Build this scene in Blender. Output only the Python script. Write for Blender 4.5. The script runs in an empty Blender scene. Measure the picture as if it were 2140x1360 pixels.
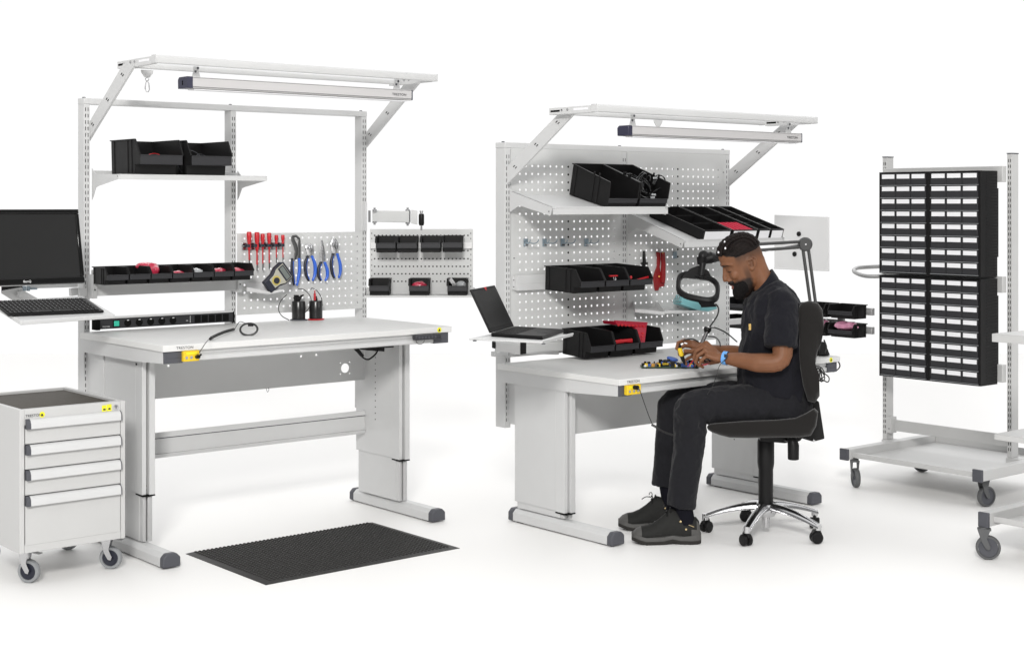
import bpy, bmesh, math, random
from mathutils import Vector, Matrix, noise
R = math.radians
sc = bpy.context.scene
COL = sc.collection

# ---------------------------------------------------------------- camera geometry (metres; X along the benches, Y back, Z up)
YAW = R(39.85); FPX = 3070.0; CX = 1070.0; CY = 425.5; EYE = 1.53
S_, C_ = math.sin(YAW), math.cos(YAW)
def at(px, py, x=None, y=None, z=None, d=None):
    """turn a photo measurement into a point on a known plane"""
    a = (px-CX)/FPX; b = -(py-CY)/FPX
    r = Vector((S_+a*C_, C_-a*S_, b))
    if x is not None: t = x/r.x
    elif y is not None: t = y/r.y
    elif z is not None: t = (z-EYE)/r.z
    else: t = d
    return Vector((r.x*t, r.y*t, EYE+r.z*t))

# ---------------------------------------------------------------- materials
MATS = {}
def mat(name, col, rough=0.5, metal=0.0, spec=0.5, noise_amt=0.0, nscale=40.0, bump=0.0, bscale=300.0, alpha=None, emit=None, trans=0.0, coat=0.0, sheen=0.0, stretch=None):
    m = bpy.data.materials.new(name); m.use_nodes = True
    nt = m.node_tree; b = nt.nodes['Principled BSDF']
    b.inputs['Base Color'].default_value = (*col, 1)
    b.inputs['Roughness'].default_value = rough
    b.inputs['Metallic'].default_value = metal
    b.inputs['Specular IOR Level'].default_value = spec
    if coat: b.inputs['Coat Weight'].default_value = coat
    if sheen:
        b.inputs['Sheen Weight'].default_value = sheen
        b.inputs['Sheen Roughness'].default_value = 0.5
    if trans: b.inputs['Transmission Weight'].default_value = trans
    if alpha is not None: b.inputs['Alpha'].default_value = alpha
    if emit:
        b.inputs['Emission Color'].default_value = (*emit[:3], 1); b.inputs['Emission Strength'].default_value = emit[3]
    tc = nt.nodes.new('ShaderNodeTexCoord')
    vec = tc.outputs['Object']
    if stretch:
        mp = nt.nodes.new('ShaderNodeMapping'); mp.inputs['Scale'].default_value = stretch
        nt.links.new(vec, mp.inputs['Vector']); vec = mp.outputs['Vector']
    if noise_amt:
        n = nt.nodes.new('ShaderNodeTexNoise'); n.inputs['Scale'].default_value = nscale; n.inputs['Detail'].default_value = 4
        nt.links.new(vec, n.inputs['Vector'])
        mx = nt.nodes.new('ShaderNodeMix'); mx.data_type = 'RGBA'
        mx.inputs[6].default_value = (*[max(0, c*(1-noise_amt)) for c in col], 1)
        mx.inputs[7].default_value = (*[min(1, c*(1+noise_amt)) for c in col], 1)
        nt.links.new(n.outputs['Fac'], mx.inputs[0]); nt.links.new(mx.outputs[2], b.inputs['Base Color'])
        mr = nt.nodes.new('ShaderNodeMapRange'); mr.inputs['To Min'].default_value = max(0.02, rough-0.07); mr.inputs['To Max'].default_value = min(1, rough+0.07)
        nt.links.new(n.outputs['Fac'], mr.inputs['Value']); nt.links.new(mr.outputs['Result'], b.inputs['Roughness'])
    if bump:
        n2 = nt.nodes.new('ShaderNodeTexNoise'); n2.inputs['Scale'].default_value = bscale; n2.inputs['Detail'].default_value = 3
        nt.links.new(vec, n2.inputs['Vector'])
        bp = nt.nodes.new('ShaderNodeBump'); bp.inputs['Strength'].default_value = bump; bp.inputs['Distance'].default_value = 0.002
        nt.links.new(n2.outputs['Fac'], bp.inputs['Height']); nt.links.new(bp.outputs['Normal'], b.inputs['Normal'])
    MATS[name] = m
    return m
PW = mat('pedestal_paint', (0.53, 0.53, 0.525), 0.42, spec=0.4, noise_amt=0.03, nscale=7, bump=0.05, bscale=500)
TR = mat('trolley_paint', (0.52, 0.52, 0.515), 0.40, spec=0.4, noise_amt=0.04, nscale=8, bump=0.05, bscale=500)
W_ = mat('white_powder_coat', (0.595, 0.598, 0.598), 0.42, spec=0.4, noise_amt=0.035, nscale=7, bump=0.05, bscale=500)
PG = mat('grey_powder_coat', (0.60, 0.605, 0.60), 0.42, spec=0.4, noise_amt=0.03, nscale=7, bump=0.05, bscale=500)
TT = mat('laminate', (0.645, 0.645, 0.635), 0.45, spec=0.4, noise_amt=0.035, nscale=14, bump=0.04, bscale=400)
TE = mat('laminate_edge', (0.70, 0.70, 0.69), 0.4, spec=0.4)
ALU = mat('anodised_aluminium', (0.62, 0.62, 0.62), 0.38, metal=0.55, noise_amt=0.04, nscale=20, stretch=(1, 1, 30))
ALX = mat('light_housing', (0.56, 0.548, 0.548), 0.4, metal=0.1)
GRV = mat('groove_grey', (0.22, 0.22, 0.22), 0.5)
DG = mat('dark_grey_plastic', (0.078, 0.080, 0.092), 0.5, spec=0.35, noise_amt=0.08)
BP = mat('black_plastic', (0.0085, 0.0082, 0.0085), 0.42, spec=0.22, noise_amt=0.2, nscale=30, bump=0.06, bscale=400)
BL = mat('black_lip', (0.030, 0.030, 0.033), 0.5, spec=0.3)
BK = mat('black_hole', (0.006, 0.006, 0.006), 0.8, spec=0.1)
GB = mat('gloss_black', (0.006, 0.006, 0.006), 0.12, spec=0.35)
SCR = mat('screen', (0.016, 0.016, 0.016), 0.3, spec=0.25)
LBL = mat('label_paper', (0.84, 0.84, 0.86), 0.6, spec=0.2)
RED = mat('red_plastic', (0.52, 0.012, 0.02), 0.35, noise_amt=0.12)
CUT = mat('dark_red_plastic', (0.27, 0.010, 0.012), 0.45, noise_amt=0.2)
RED2 = mat('crimson_plastic', (0.40, 0.012, 0.035), 0.4, noise_amt=0.1)
BLU = mat('blue_grip', (0.03, 0.13, 0.62), 0.4)
NAV = mat('navy_grip', (0.015, 0.017, 0.03), 0.5)
YEL = mat('yellow', (0.80, 0.55, 0.02), 0.5, noise_amt=0.1)
YEB = mat('yellow_sticker', (0.82, 0.78, 0.02), 0.5)
STL = mat('steel', (0.55, 0.55, 0.56), 0.25, metal=1.0)
DST = mat('dark_steel', (0.10, 0.10, 0.10), 0.35, metal=0.7)
CHR = mat('chrome', (0.62, 0.62, 0.63), 0.17, metal=1.0)
ZNC = mat('zinc', (0.30, 0.37, 0.42), 0.3, metal=0.6)
GRN = mat('green_switch', (0.03, 0.36, 0.25), 0.3, emit=(0.03, 0.5, 0.33, 0.3))
PNK = mat('pink_antistatic_bag', (0.70, 0.045, 0.10), 0.18, trans=0.25, coat=0.5, noise_amt=0.5, nscale=60, bump=0.8, bscale=60)
PIN = mat('pale_pink_bag', (0.75, 0.32, 0.48), 0.18, trans=0.25, coat=0.5, noise_amt=0.3, nscale=60, bump=0.8, bscale=60)
CLB = mat('clear_bag', (0.7, 0.72, 0.74), 0.15, trans=0.5, coat=0.5, bump=0.8, bscale=60)
TEA = mat('teal_plastic', (0.20, 0.47, 0.50), 0.4)
RUB = mat('grey_rubber', (0.095, 0.097, 0.10), 0.6)
RUL = mat('light_rubber', (0.27, 0.28, 0.29), 0.6)
BRZ = mat('bronze_rubber_mat', (0.048, 0.040, 0.030), 0.6, spec=0.2, noise_amt=0.1, bump=0.2, bscale=250)
MTM = mat('black_floor_mat', (0.018, 0.017, 0.016), 0.55, spec=0.3, noise_amt=0.2, nscale=30)
BEI = mat('beige_plastic', (0.42, 0.41, 0.34), 0.5)
LCD = mat('lcd', (0.17, 0.19, 0.18), 0.2)
FAB = mat('chair_fabric', (0.012, 0.0108, 0.0102), 0.95, spec=0.15, noise_amt=0.35, nscale=500, bump=0.5, bscale=900, sheen=0.25)
CBL = mat('cable', (0.012, 0.012, 0.012), 0.45)
SKY = mat('sky_blue_strap', (0.13, 0.36, 0.75), 0.6)
PCB = mat('circuit_board', (0.05, 0.10, 0.05), 0.4, noise_amt=0.5, nscale=200)
COP = mat('copper_coil', (0.55, 0.28, 0.06), 0.35, metal=0.6)
CBU = mat('component_blue', (0.04, 0.11, 0.42), 0.4)
TXT = mat('printed_text', (0.02, 0.02, 0.025), 0.6)
TXW = mat('printed_white', (0.75, 0.75, 0.75), 0.6)

# ---------------------------------------------------------------- mesh builder
class MB:
    def __init__(s): s.v = []; s.f = []; s.m = []; s.T = None
    def _add(s, vs, fs, m):
        o = len(s.v)
        for p in vs:
            p = Vector(p)
            if s.T is not None: p = s.T @ p
            s.v.append(p)
        for f in fs: s.f.append([o+i for i in f]); s.m.append(m)
    def box(s, a, b, m=0):
        x0, x1 = sorted((a[0], b[0])); y0, y1 = sorted((a[1], b[1])); z0, z1 = sorted((a[2], b[2]))
        s._add([(x0,y0,z0),(x1,y0,z0),(x1,y1,z0),(x0,y1,z0),(x0,y0,z1),(x1,y0,z1),(x1,y1,z1),(x0,y1,z1)],
               [(3,2,1,0),(4,5,6,7),(0,1,5,4),(1,2,6,5),(2,3,7,6),(3,0,4,7)], m)
        return s
    def prism(s, poly, vec, m=0):
        n = len(poly); vec = Vector(vec); P = [Vector(p) for p in poly]
        s._add(P+[p+vec for p in P], [list(range(n-1,-1,-1)), list(range(n,2*n))]+[(i,(i+1)%n,n+(i+1)%n,n+i) for i in range(n)], m)
        return s
    def quad(s, a, b, c, d, m=0): s._add([a,b,c,d], [(0,1,2,3)], m); return s
    def obox(s, c, ax, ay, az, m=0):
        """centre and three half-extent vectors"""
        c, ax, ay, az = map(Vector, (c, ax, ay, az))
        s._add([c-ax-ay-az,c+ax-ay-az,c+ax+ay-az,c-ax+ay-az,c-ax-ay+az,c+ax-ay+az,c+ax+ay+az,c-ax+ay+az],
               [(3,2,1,0),(4,5,6,7),(0,1,5,4),(1,2,6,5),(2,3,7,6),(3,0,4,7)], m)
        return s
    def tube(s, pts, r, n=10, m=0, cap=True, flat=1.0, up=None):
        pts = [Vector(p) for p in pts]; k = len(pts)
        rs = r if isinstance(r, (list, tuple)) else [r]*k
        vs = []; prev = None
        for i, p in enumerate(pts):
            t = (pts[min(i+1,k-1)]-pts[max(i-1,0)]).normalized()
            if prev is None:
                a = Vector(up) if up is not None else (Vector((0,0,1)) if abs(t.z) < 0.9 else Vector((1,0,0)))
                u = (a - t*a.dot(t)).normalized()
            else: u = (prev - t*prev.dot(t)).normalized()
            prev = u; w = t.cross(u)
            for j in range(n):
                q = 2*math.pi*j/n
                vs.append(p + u*math.cos(q)*rs[i]*flat + w*math.sin(q)*rs[i])
        fs = [(i*n+j, i*n+(j+1)%n, (i+1)*n+(j+1)%n, (i+1)*n+j) for i in range(k-1) for j in range(n)]
        if cap: fs += [list(range(n-1,-1,-1)), [(k-1)*n+j for j in range(n)]]
        s._add(vs, fs, m); return s
    def cyl(s, a, b, r, n=20, m=0, r2=None): return s.tube([a, b], [r, r if r2 is None else r2], n, m)
    def lathe(s, prof, c, axis=(0,0,1), n=24, m=0, cap=True):
        """profile of (radius, distance along axis)"""
        c = Vector(c); ax = Vector(axis).normalized()
        a = Vector((1,0,0)) if abs(ax.x) < 0.9 else Vector((0,1,0))
        u = (a-ax*a.dot(ax)).normalized(); w = ax.cross(u)
        vs = [c+ax*h+(u*math.cos(2*math.pi*j/n)+w*math.sin(2*math.pi*j/n))*max(r,1e-5) for r, h in prof for j in range(n)]
        k = len(prof)
        fs = [(i*n+j, i*n+(j+1)%n, (i+1)*n+(j+1)%n, (i+1)*n+j) for i in range(k-1) for j in range(n)]
        if cap: fs += [list(range(n-1,-1,-1)), [(k-1)*n+j for j in range(n)]]
        s._add(vs, fs, m); return s
    def ell(s, c, r, n=16, k=10, m=0, axes=None):
        c = Vector(c); A = axes or (Vector((1,0,0)), Vector((0,1,0)), Vector((0,0,1)))
        vs = []
        for i in range(k+1):
            t = math.pi*i/k
            for j in range(n):
                q = 2*math.pi*j/n
                vs.append(c + A[0]*(r[0]*math.sin(t)*math.cos(q)) + A[1]*(r[1]*math.sin(t)*math.sin(q)) + A[2]*(r[2]*math.cos(t)))
        fs = [(i*n+j, i*n+(j+1)%n, (i+1)*n+(j+1)%n, (i+1)*n+j) for i in range(k) for j in range(n)]
        s._add(vs, fs, m); return s
    def sheet(s, O, U, V, nu, nv, pu, pv, r, mu, mv, m=0, skip=()):
        """perforated sheet: O corner, unit vectors U,V; nu x nv holes, pitch, margins mu=(left,right) mv=(bottom,top)"""
        O, U, V = Vector(O), Vector(U), Vector(V)
        Lu = mu[0]+mu[1]+(nu-1)*pu; Lv = mv[0]+mv[1]+(nv-1)*pv
        u0 = mu[0]-pu/2; u1 = u0+nu*pu; v0 = mv[0]-pv/2; v1 = v0+nv*pv
        P = lambda a, b: O+U*a+V*b
        for a0, b0, a1, b1 in ((0,0,Lu,v0),(0,v1,Lu,Lv),(0,v0,u0,v1),(u1,v0,Lu,v1)):
            if a1-a0 > 1e-5 and b1-b0 > 1e-5: s.quad(P(a0,b0),P(a1,b0),P(a1,b1),P(a0,b1), m)
        for i in range(nu):
            for j in range(nv):
                cu = mu[0]+i*pu; cv = mv[0]+j*pv
                if (i, j) in skip:
                    s.quad(P(cu-pu/2,cv-pv/2),P(cu+pu/2,cv-pv/2),P(cu+pu/2,cv+pv/2),P(cu-pu/2,cv+pv/2), m); continue
                out = [(1,0),(1,1),(0,1),(-1,1),(-1,0),(-1,-1),(0,-1),(1,-1)]
                vs = [P(cu+a*pu/2, cv+b*pv/2) for a, b in out]+[P(cu+r*math.cos(k*math.pi/4), cv+r*math.sin(k*math.pi/4)) for k in range(8)]
                s._add(vs, [(k,(k+1)%8,8+(k+1)%8,8+k) for k in range(8)], m)
        return Lu, Lv
    def plate(s, O, U, V, Lu, Lv, holes, m=0, n=20):
        """plate with round holes at distinct u: holes = (u, v, r)"""
        O, U, V = Vector(O), Vector(U), Vector(V); P = lambda a, b: O+U*a+V*b
        Q = lambda a0,b0,a1,b1: s.quad(P(a0,b0),P(a1,b0),P(a1,b1),P(a0,b1), m)
        cur = 0
        for (u, v, r) in sorted(holes):
            h = r*1.3; Q(cur,0,u-h,Lv); Q(u-h,0,u+h,v-h); Q(u-h,v+h,u+h,Lv)
            vs = []
            for k in range(n):
                q = 2*math.pi*k/n; c_, s_ = math.cos(q), math.sin(q); M = max(abs(c_), abs(s_))
                vs.append(P(u+h*c_/M, v+h*s_/M))
            vs += [P(u+r*math.cos(2*math.pi*k/n), v+r*math.sin(2*math.pi*k/n)) for k in range(n)]
            s._add(vs, [(k,(k+1)%n,n+(k+1)%n,n+k) for k in range(n)], m)
            cur = u+h
        Q(cur,0,Lu,Lv); return s
    def mesh(s, name, mats, inv=None, smooth=35, recalc=True):
        me = bpy.data.meshes.new(name)
        vs = [inv @ p for p in s.v] if inv is not None else s.v
        me.from_pydata([tuple(p) for p in vs], [], s.f)
        for mt in mats: me.materials.append(mt)
        me.polygons.foreach_set('material_index', s.m)
        if recalc:
            bm = bmesh.new(); bm.from_mesh(me)
            bmesh.ops.recalc_face_normals(bm, faces=bm.faces); bm.to_mesh(me); bm.free()
        if smooth:
            me.polygons.foreach_set('use_smooth', [True]*len(me.polygons))
            me.set_sharp_from_angle(angle=R(smooth))
        me.update(); return me

# ---------------------------------------------------------------- scene objects
def thing(name, label, cat, M=None, group=None):
    o = bpy.data.objects.new(name, None); COL.objects.link(o)
    o.empty_display_size = 0.05
    if M is None: M = Matrix.Identity(4)
    if not isinstance(M, Matrix): M = Matrix.Translation(Vector(M))
    o.matrix_world = M
    o['label'] = label; o['category'] = cat
    if group: o['group'] = group
    o['_M'] = [v for row in M for v in row]
    return o
def root_of(o):
    while o.parent: o = o.parent
    return o
def rootM(o):
    v = list(root_of(o)['_M']); return Matrix([v[0:4], v[4:8], v[8:12], v[12:16]])
def part(parent, name, mb, mats, bevel=0, local=False, smooth=35, label=None, seg=2):
    if not isinstance(mats, (list, tuple)): mats = [mats]
    inv = None if local else rootM(parent).inverted()
    o = bpy.data.objects.new(name, mb.mesh(name, mats, inv, smooth)); COL.objects.link(o)
    o.parent = parent
    if bevel:
        b = o.modifiers.new('Bevel', 'BEVEL'); b.width = bevel; b.segments = seg; b.limit_method = 'ANGLE'; b.angle_limit = R(40)
    if label: o['label'] = label
    return o
def solo(name, mb, mats, label, cat, group=None, bevel=0, smooth=35):
    """a thing that is one mesh, origin at the middle of its base"""
    if not isinstance(mats, (list, tuple)): mats = [mats]
    xs = [p.x for p in mb.v]; ys = [p.y for p in mb.v]; zs = [p.z for p in mb.v]
    c = Vector(((min(xs)+max(xs))/2, (min(ys)+max(ys))/2, min(zs)))
    o = bpy.data.objects.new(name, mb.mesh(name, mats, Matrix.Translation(-c), smooth)); COL.objects.link(o)
    o.location = c; o['label'] = label; o['category'] = cat
    if group: o['group'] = group
    if bevel:
        b = o.modifiers.new('Bevel', 'BEVEL'); b.width = bevel; b.segments = 2; b.limit_method = 'ANGLE'; b.angle_limit = R(40)
    return o
def copy_tree(o, M=None, label=None, parent=None):
    c = o.copy(); COL.objects.link(c); c.parent = parent
    if M is not None:
        c.matrix_world = M; c['_M'] = [v for row in M for v in row]
    if label: c['label'] = label
    for ch in o.children: copy_tree(ch, parent=c)
    return c
def text(parent, name, body, size, origin, right, up, m, squeeze=1.0):
    cu = bpy.data.curves.new(name, 'FONT'); cu.body = body; cu.size = size; cu.extrude = 0.0002; cu.space_character = 1.05
    cu.materials.append(m)
    tmp = bpy.data.objects.new('tmp', cu); COL.objects.link(tmp)
    dg = bpy.context.evaluated_depsgraph_get(); me = bpy.data.meshes.new_from_object(tmp.evaluated_get(dg)); bpy.data.objects.remove(tmp); bpy.data.curves.remove(cu)
    me.name = name; o = bpy.data.objects.new(name, me); COL.objects.link(o)
    r = Vector(right).normalized(); u = Vector(up).normalized(); n = r.cross(u)
    M = Matrix(((r.x*squeeze,u.x,n.x,origin[0]),(r.y*squeeze,u.y,n.y,origin[1]),(r.z*squeeze,u.z,n.z,origin[2]),(0,0,0,1)))
    o.parent = parent
    o.matrix_local = rootM(parent).inverted() @ M
    return o
def frame(o, fwd_angle=0.0, tilt=0.0, roll=0.0):
    """matrix at o, turned about Z, then tilted about its own X, then rolled about Y"""
    return Matrix.Translation(Vector(o)) @ Matrix.Rotation(fwd_angle, 4, 'Z') @ Matrix.Rotation(tilt, 4, 'X') @ Matrix.Rotation(roll, 4, 'Y')
def arc(c, r, a0, a1, n, u, v):
    c, u, v = Vector(c), Vector(u), Vector(v)
    return [c+u*r*math.cos(R(a0+(a1-a0)*i/n))+v*r*math.sin(R(a0+(a1-a0)*i/n)) for i in range(n+1)]
def spline(pts, n=8):
    P = [Vector(p) for p in pts]; P = [P[0]*2-P[1]]+P+[P[-1]*2-P[-2]]; out = []
    for i in range(1, len(P)-2):
        a, b, c, d = P[i-1:i+3]
        for k in range(n):
            t = k/n
            out.append(0.5*((2*b)+(c-a)*t+(2*a-5*b+4*c-d)*t*t+(3*b-a-3*c+d)*t**3))
    out.append(P[-2]); return out
VR = Vector((C_, -S_, 0)); VF = Vector((S_, C_, 0)); UP = Vector((0, 0, 1))
# ---------------------------------------------------------------- the two workbenches
def slots(mb, x0, x1, y, z0, z1, pitch=0.0295, m=1, gap=()):
    z = z0
    w = (x1-x0)
    while z < z1:
        if not any(a < z < b for a, b in gap):
            for fx in (0.29, 0.71):
                mb.box((x0+w*fx-0.0019, y-0.0008, z), (x0+w*fx+0.0019, y+0.002, z+0.0178), m)
        z += pitch
def make_bench(label, P):
    t = thing('workbench', label, 'workbench', ((P['tx'][0]+P['tx'][1])/2, P['ty'][0]+0.4, 0))
    x0, x1 = P['tx']; y0, y1 = P['ty']; z1 = P['tz']; z0 = z1-0.027
    mb = MB(); mb.box((x0,y0,z0),(x1,y1,z1))
    mb.m = [1,0,1,1,1,1]
    part(t, 'tabletop', mb, [TT, TE], bevel=0.002)
    # front rail under the top, with a rounded lower lip
    mb = MB(); zr = z0-0.048
    mb.prism([(x0+0.03,y0+0.022,z0),(x0+0.03,y0+0.022,z0-0.016),(x0+0.03,y0+0.03,z0-0.02),(x0+0.03,y0+0.018,z0-0.028),(x0+0.03,y0+0.018,zr+0.004),(x0+0.03,y0+0.024,zr),(x0+0.03,y0+0.07,zr),(x0+0.03,y0+0.07,z0)], (x1-x0-0.06,0,0))
    part(t, 'front_rail', mb, W_, bevel=0.001)
    for xa, xb in ((x0+0.008, x0+0.03), (x1-0.03, x1-0.008)):
        mb = MB(); mb.prism([(xa,y0+0.022,z0),(xa,y0+0.022,zr-0.002),(xa,y0+0.30,zr-0.014),(xa,y1-0.02,zr-0.014),(xa,y1-0.02,z0)], (xb-xa,0,0))
        mb.box((xa-0.0006,y0+0.33,z0-0.014),(xa,y0+0.342,z0-0.004),1); mb.box((xa-0.0006,y0+0.55,z0-0.014),(xa,y0+0.562,z0-0.004),1)
        part(t, 'side_rail', mb, [W_, PG], bevel=0.0015)
    for xa, xb in ((x0+0.012, x0+0.012+P['cap']), (x1-0.012-P['cap'], x1-0.012)):
        mb = MB(); mb.box((xa, y0+0.012, zr-0.003), (xb, y0+0.06, z0-0.001)); mb.box((xa+0.004, y0+0.0105, zr+0.018), (xb-0.004, y0+0.0125, zr+0.021))
        part(t, 'rail_end_cap', mb, DG, bevel=0.004, seg=3)
    # legs
    for k, (lx, w) in enumerate(P['legs']):
        ub_ = P['ubots'][0]
        ly0, ly1, zs = P['leg_y'][0], P['leg_y'][1], P['sleeve']
        la = lx; lb = lx+w
        mb = MB()
        mb.box((la, ly0+0.075, zs), (lb-0.004, ly1, zr-0.012))
        mb.box((la-0.0004, ly0+0.0745, zs), (la+0.0004, ly0+0.0765, zr-0.012), 1)
        z = zs+0.17
        side = la if k == 1 else lb-0.004
        while z < zr-0.06:
            sg = -1 if k == 1 else 1
            mb.box((side+sg*0.0008, (ly0+ly1)/2+0.02, z), (side, (ly0+ly1)/2+0.026, z+0.006), 2); z += 0.031
        o = part(t, 'leg', mb, [W_, PG, BK], bevel=0.001)
        mb = MB()   # extruded front column with a groove
        mb.box((la, ly0+0.012, zs-0.004), (la+w*0.36, ly0+0.075, zr-0.012)); mb.box((la+w*0.36, ly0+0.022, zs-0.004), (la+w*0.52, ly0+0.075, zr-0.012), 1)
        mb.box((la+w*0.52, ly0, zs-0.004), (lb, ly0+0.075, zr-0.012))
        for zz in (zs+0.012, zs+0.03): mb.box((la+w*0.42, ly0+0.0195, zz), (la+w*0.47, ly0+0.0215, zz+0.006), 2)
        part(o, 'column', mb, [W_, GRV, BK], bevel=0.002)
        mb = MB(); xc = P['posts'][0][1]-0.012 if k == 0 else P['posts'][2][0]+0.002; mb.box((xc, ly1+0.0005, ub_+0.02), (xc+0.012, P['uy']+0.02, zr-0.014)); part(t, 'upright_bracket', mb, W_, bevel=0.001)
        mb = MB(); mb.box((la-0.0005, ly0-0.001, zs-0.0105), (lb+0.0005, ly0+0.076, zs-0.0045))
        part(o, 'sleeve_cap', mb, BK, bevel=0.001)
        mb = MB(); mb.box((la+0.006, ly0+0.05, 0.066), (lb-0.008, ly1-0.012, zs-0.001)); mb.box((la+w*0.5, ly0+0.014, 0.066), (lb-0.006, ly0+0.049, zs-0.0145), 1); mb.box((la+0.008, ly0+0.022, 0.066), (la+w*0.42, ly0+0.049, zs-0.0145), 1)
        part(o, 'inner_leg', mb, [W_, ALU], bevel=0.001)
    for k, (fx, w) in enumerate(P['feet']):
        fy0, fy1 = P['foot_y']; ch = 0.018; h = 0.062
        prof = lambda y, g=0: [(fx-g,y,0.006-g*0.5),(fx+w+g,y,0.006-g*0.5),(fx+w+g,y,h-ch+g),(fx+w-ch+g*0.5,y,h+g),(fx+ch-g*0.5,y,h+g),(fx-g,y,h-ch+g)]
        mb = MB(); mb.prism(prof(fy0+0.035), (0, fy1-fy0-0.07, 0)); mb.box((fx+0.01,fy0+0.05,0),(fx+w-0.01,fy0+0.10,0.0055),1); mb.box((fx+0.01,fy1-0.10,0),(fx+w-0.01,fy1-0.05,0.0055),1)
        o = part(t, 'foot', mb, [W_, BK], bevel=0.003)
        for ya, L in ((fy0, 0.0345), (fy1-0.0345, 0.0345)):
            mb = MB(); mb.prism(prof(ya, 0.0015), (0, L, 0))
            part(o, 'end_cap', mb, DG, bevel=0.006, seg=3)
    # modesty panel and crossbeam
    ax, bx, py, pz0 = P['panel']
    mb = MB(); hs = [(u, v, r) for u, v, r in P['panel_holes']]
    mb.plate((ax, py, pz0), (1,0,0), (0,0,1), bx-ax, z0-0.02-pz0, hs)
    mb.box((ax, py+0.001, pz0), (bx, py+0.018, pz0+0.0015)); 
    part(t, 'modesty_panel', mb, W_)
    if P.get('beam'):
        bz0, bz1 = P['beam']; mb = MB(); by = py-0.02
        mb.box((ax, by+0.014, bz0+0.018), (bx, by+0.022, bz1-0.022))
        mb.prism([(ax,by+0.004,bz1-0.0215),(ax,by+0.034,bz1-0.0215),(ax,by+0.034,bz1),(ax,by+0.016,bz1)], (bx-ax,0,0))
        mb.prism([(ax,by+0.004,bz0+0.0175),(ax,by+0.034,bz0+0.0175),(ax,by+0.034,bz0),(ax,by+0.010,bz0)], (bx-ax,0,0))
        mb.box((ax, by+0.0125, bz1-0.0265), (bx, by+0.0138, bz1-0.0225), 1)
        part(t, 'crossbeam', mb, [W_, DG], bevel=0.001)
    # uprights
    uy, ud, ut, ub = P['uy'], P['ud'], P['utop'], P['ubot']
    for i, (ua, ux) in enumerate(P['posts']):
        mb = MB(); b_ = P['ubots'][i]
        mb.box((ua, uy, b_), (ux, uy+ud, ut-0.028))
        slots(mb, ua, ux, uy, b_+0.03, ut-0.06)
        part(t, 'upright', mb, [W_, BK], bevel=0.0012)
    mb = MB(); mb.box((P['posts'][0][0]-0.001, uy-0.0015, ut-0.0275), (P['posts'][2][1]+0.001, uy+ud+0.0015, ut))
    for ua, ux in P['posts']: mb.cyl(((ua+ux)/2, uy+ud/2, ut), ((ua+ux)/2, uy+ud/2, ut+0.006), 0.008, 10, 1)
    part(t, 'top_rail', mb, [W_, DG], bevel=0.002)
    # overhead frame
    oy, ob, oz = P['oy'], P['oback'], P['oz']; oa, oc = P['ox']
    def beam(name, xa, xb, ya, yb, za, zb):
        mb = MB(); h = zb-za; c = 0.006
        mb.prism([(xa,ya,za+c),(xa,ya+c*0.6,za),(xa,yb-c,za),(xa,yb,za+c),(xa,yb,zb-c),(xa,yb-c,zb),(xa,ya+c,zb),(xa,ya,zb-c)], (xb-xa,0,0))
        for xx in (xa, xb): mb.box((xx-0.002 if xx==xa else xx, ya-0.001, za-0.001), (xx if xx==xa else xx+0.002, yb+0.001, zb+0.001), 0)
        return part(t, name, mb, [W_, BK], bevel=0.001)
    beam('overhead_rail', oa+0.002, oc-0.002, oy, oy+0.04, oz-0.034, oz)
    beam('overhead_rail', oa+0.05, P['ox2'], ob, ob+0.04, oz-0.036, oz-0.012)
    for k, xa in enumerate((oa, P['ox_r'])):
        mb = MB(); ye = P['oend']
        mb.box((xa, oy+0.042, oz-0.036), (xa+0.028, ye, oz-0.004))
        mb.box((xa-0.0008, oy+0.06, oz-0.022), (xa, oy+0.16, oz-0.012), 2); mb.box((xa-0.0008, ye-0.075, oz-0.024), (xa, ye-0.01, oz-0.015), 1)
        for yy in (oy+0.24, oy+0.20): mb.cyl((xa-0.003, yy, oz-0.016), (xa, yy, oz-0.016), 0.006, 10, 3)
        part(t, 'side_beam', mb, [W_, BK, LBL, STL], bevel=0.0015)
    for k, xa in enumerate(P['brace_x']):
        q = P['brace']
        mb = MB(); mb.prism([(xa,)+q[0], (xa,)+q[1], (xa,)+q[2], (xa,)+q[3]], (0.003,0,0))
        pass
        a = Vector((xa,)+q[0]); b = Vector((xa,)+q[3])
        mb.prism([a+Vector((0.0032,0,0)), b+Vector((0.0032,0,0)), b+Vector((0.0032,0.004,0.001)), a+Vector((0.0032,0.004,0.001))], (0.009,0,0))
        A = (Vector((xa,)+q[0])+Vector((xa,)+q[1]))/2; B = (Vector((xa,)+q[2])+Vector((xa,)+q[3]))/2
        dr = (B-A).normalized(); nr = Vector((0,-dr.z,dr.y))
        for f in (0.14, 0.5, 0.85):
            c = A.lerp(B, f)
            for s in (-1, 1): mb.obox(c+nr*s*0.007+dr*s*0.004, dr*0.007, nr*0.002, (0.0022,0,0), 1)
        part(t, 'brace', mb, [W_, BK], bevel=0.0006)
    # printed brand strip and warning sticker on the edge
    text(t, 'brand_print', 'TRESTON', 0.016, (x0+P['brand'], y0-0.0006, z0+0.008), (1,0,0), (0,0,1), TXT, 1.1)
    sx = x1-0.075
    mb = MB(); mb.cyl((sx, y0-0.0008, z0+0.014), (sx, y0, z0+0.014), 0.0125, 18)
    o = part(t, 'warning_sticker', mb, YEB)
    mb = MB(); mb.prism([(sx-0.007,y0-0.0016,z0+0.008),(sx+0.007,y0-0.0016,z0+0.008),(sx,y0-0.0016,z0+0.021)], (0,0.0006,0))
    part(o, 'warning_symbol', mb, TXT)
    return t
def A_(px, py, **k): return at(px, py, **k)
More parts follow.
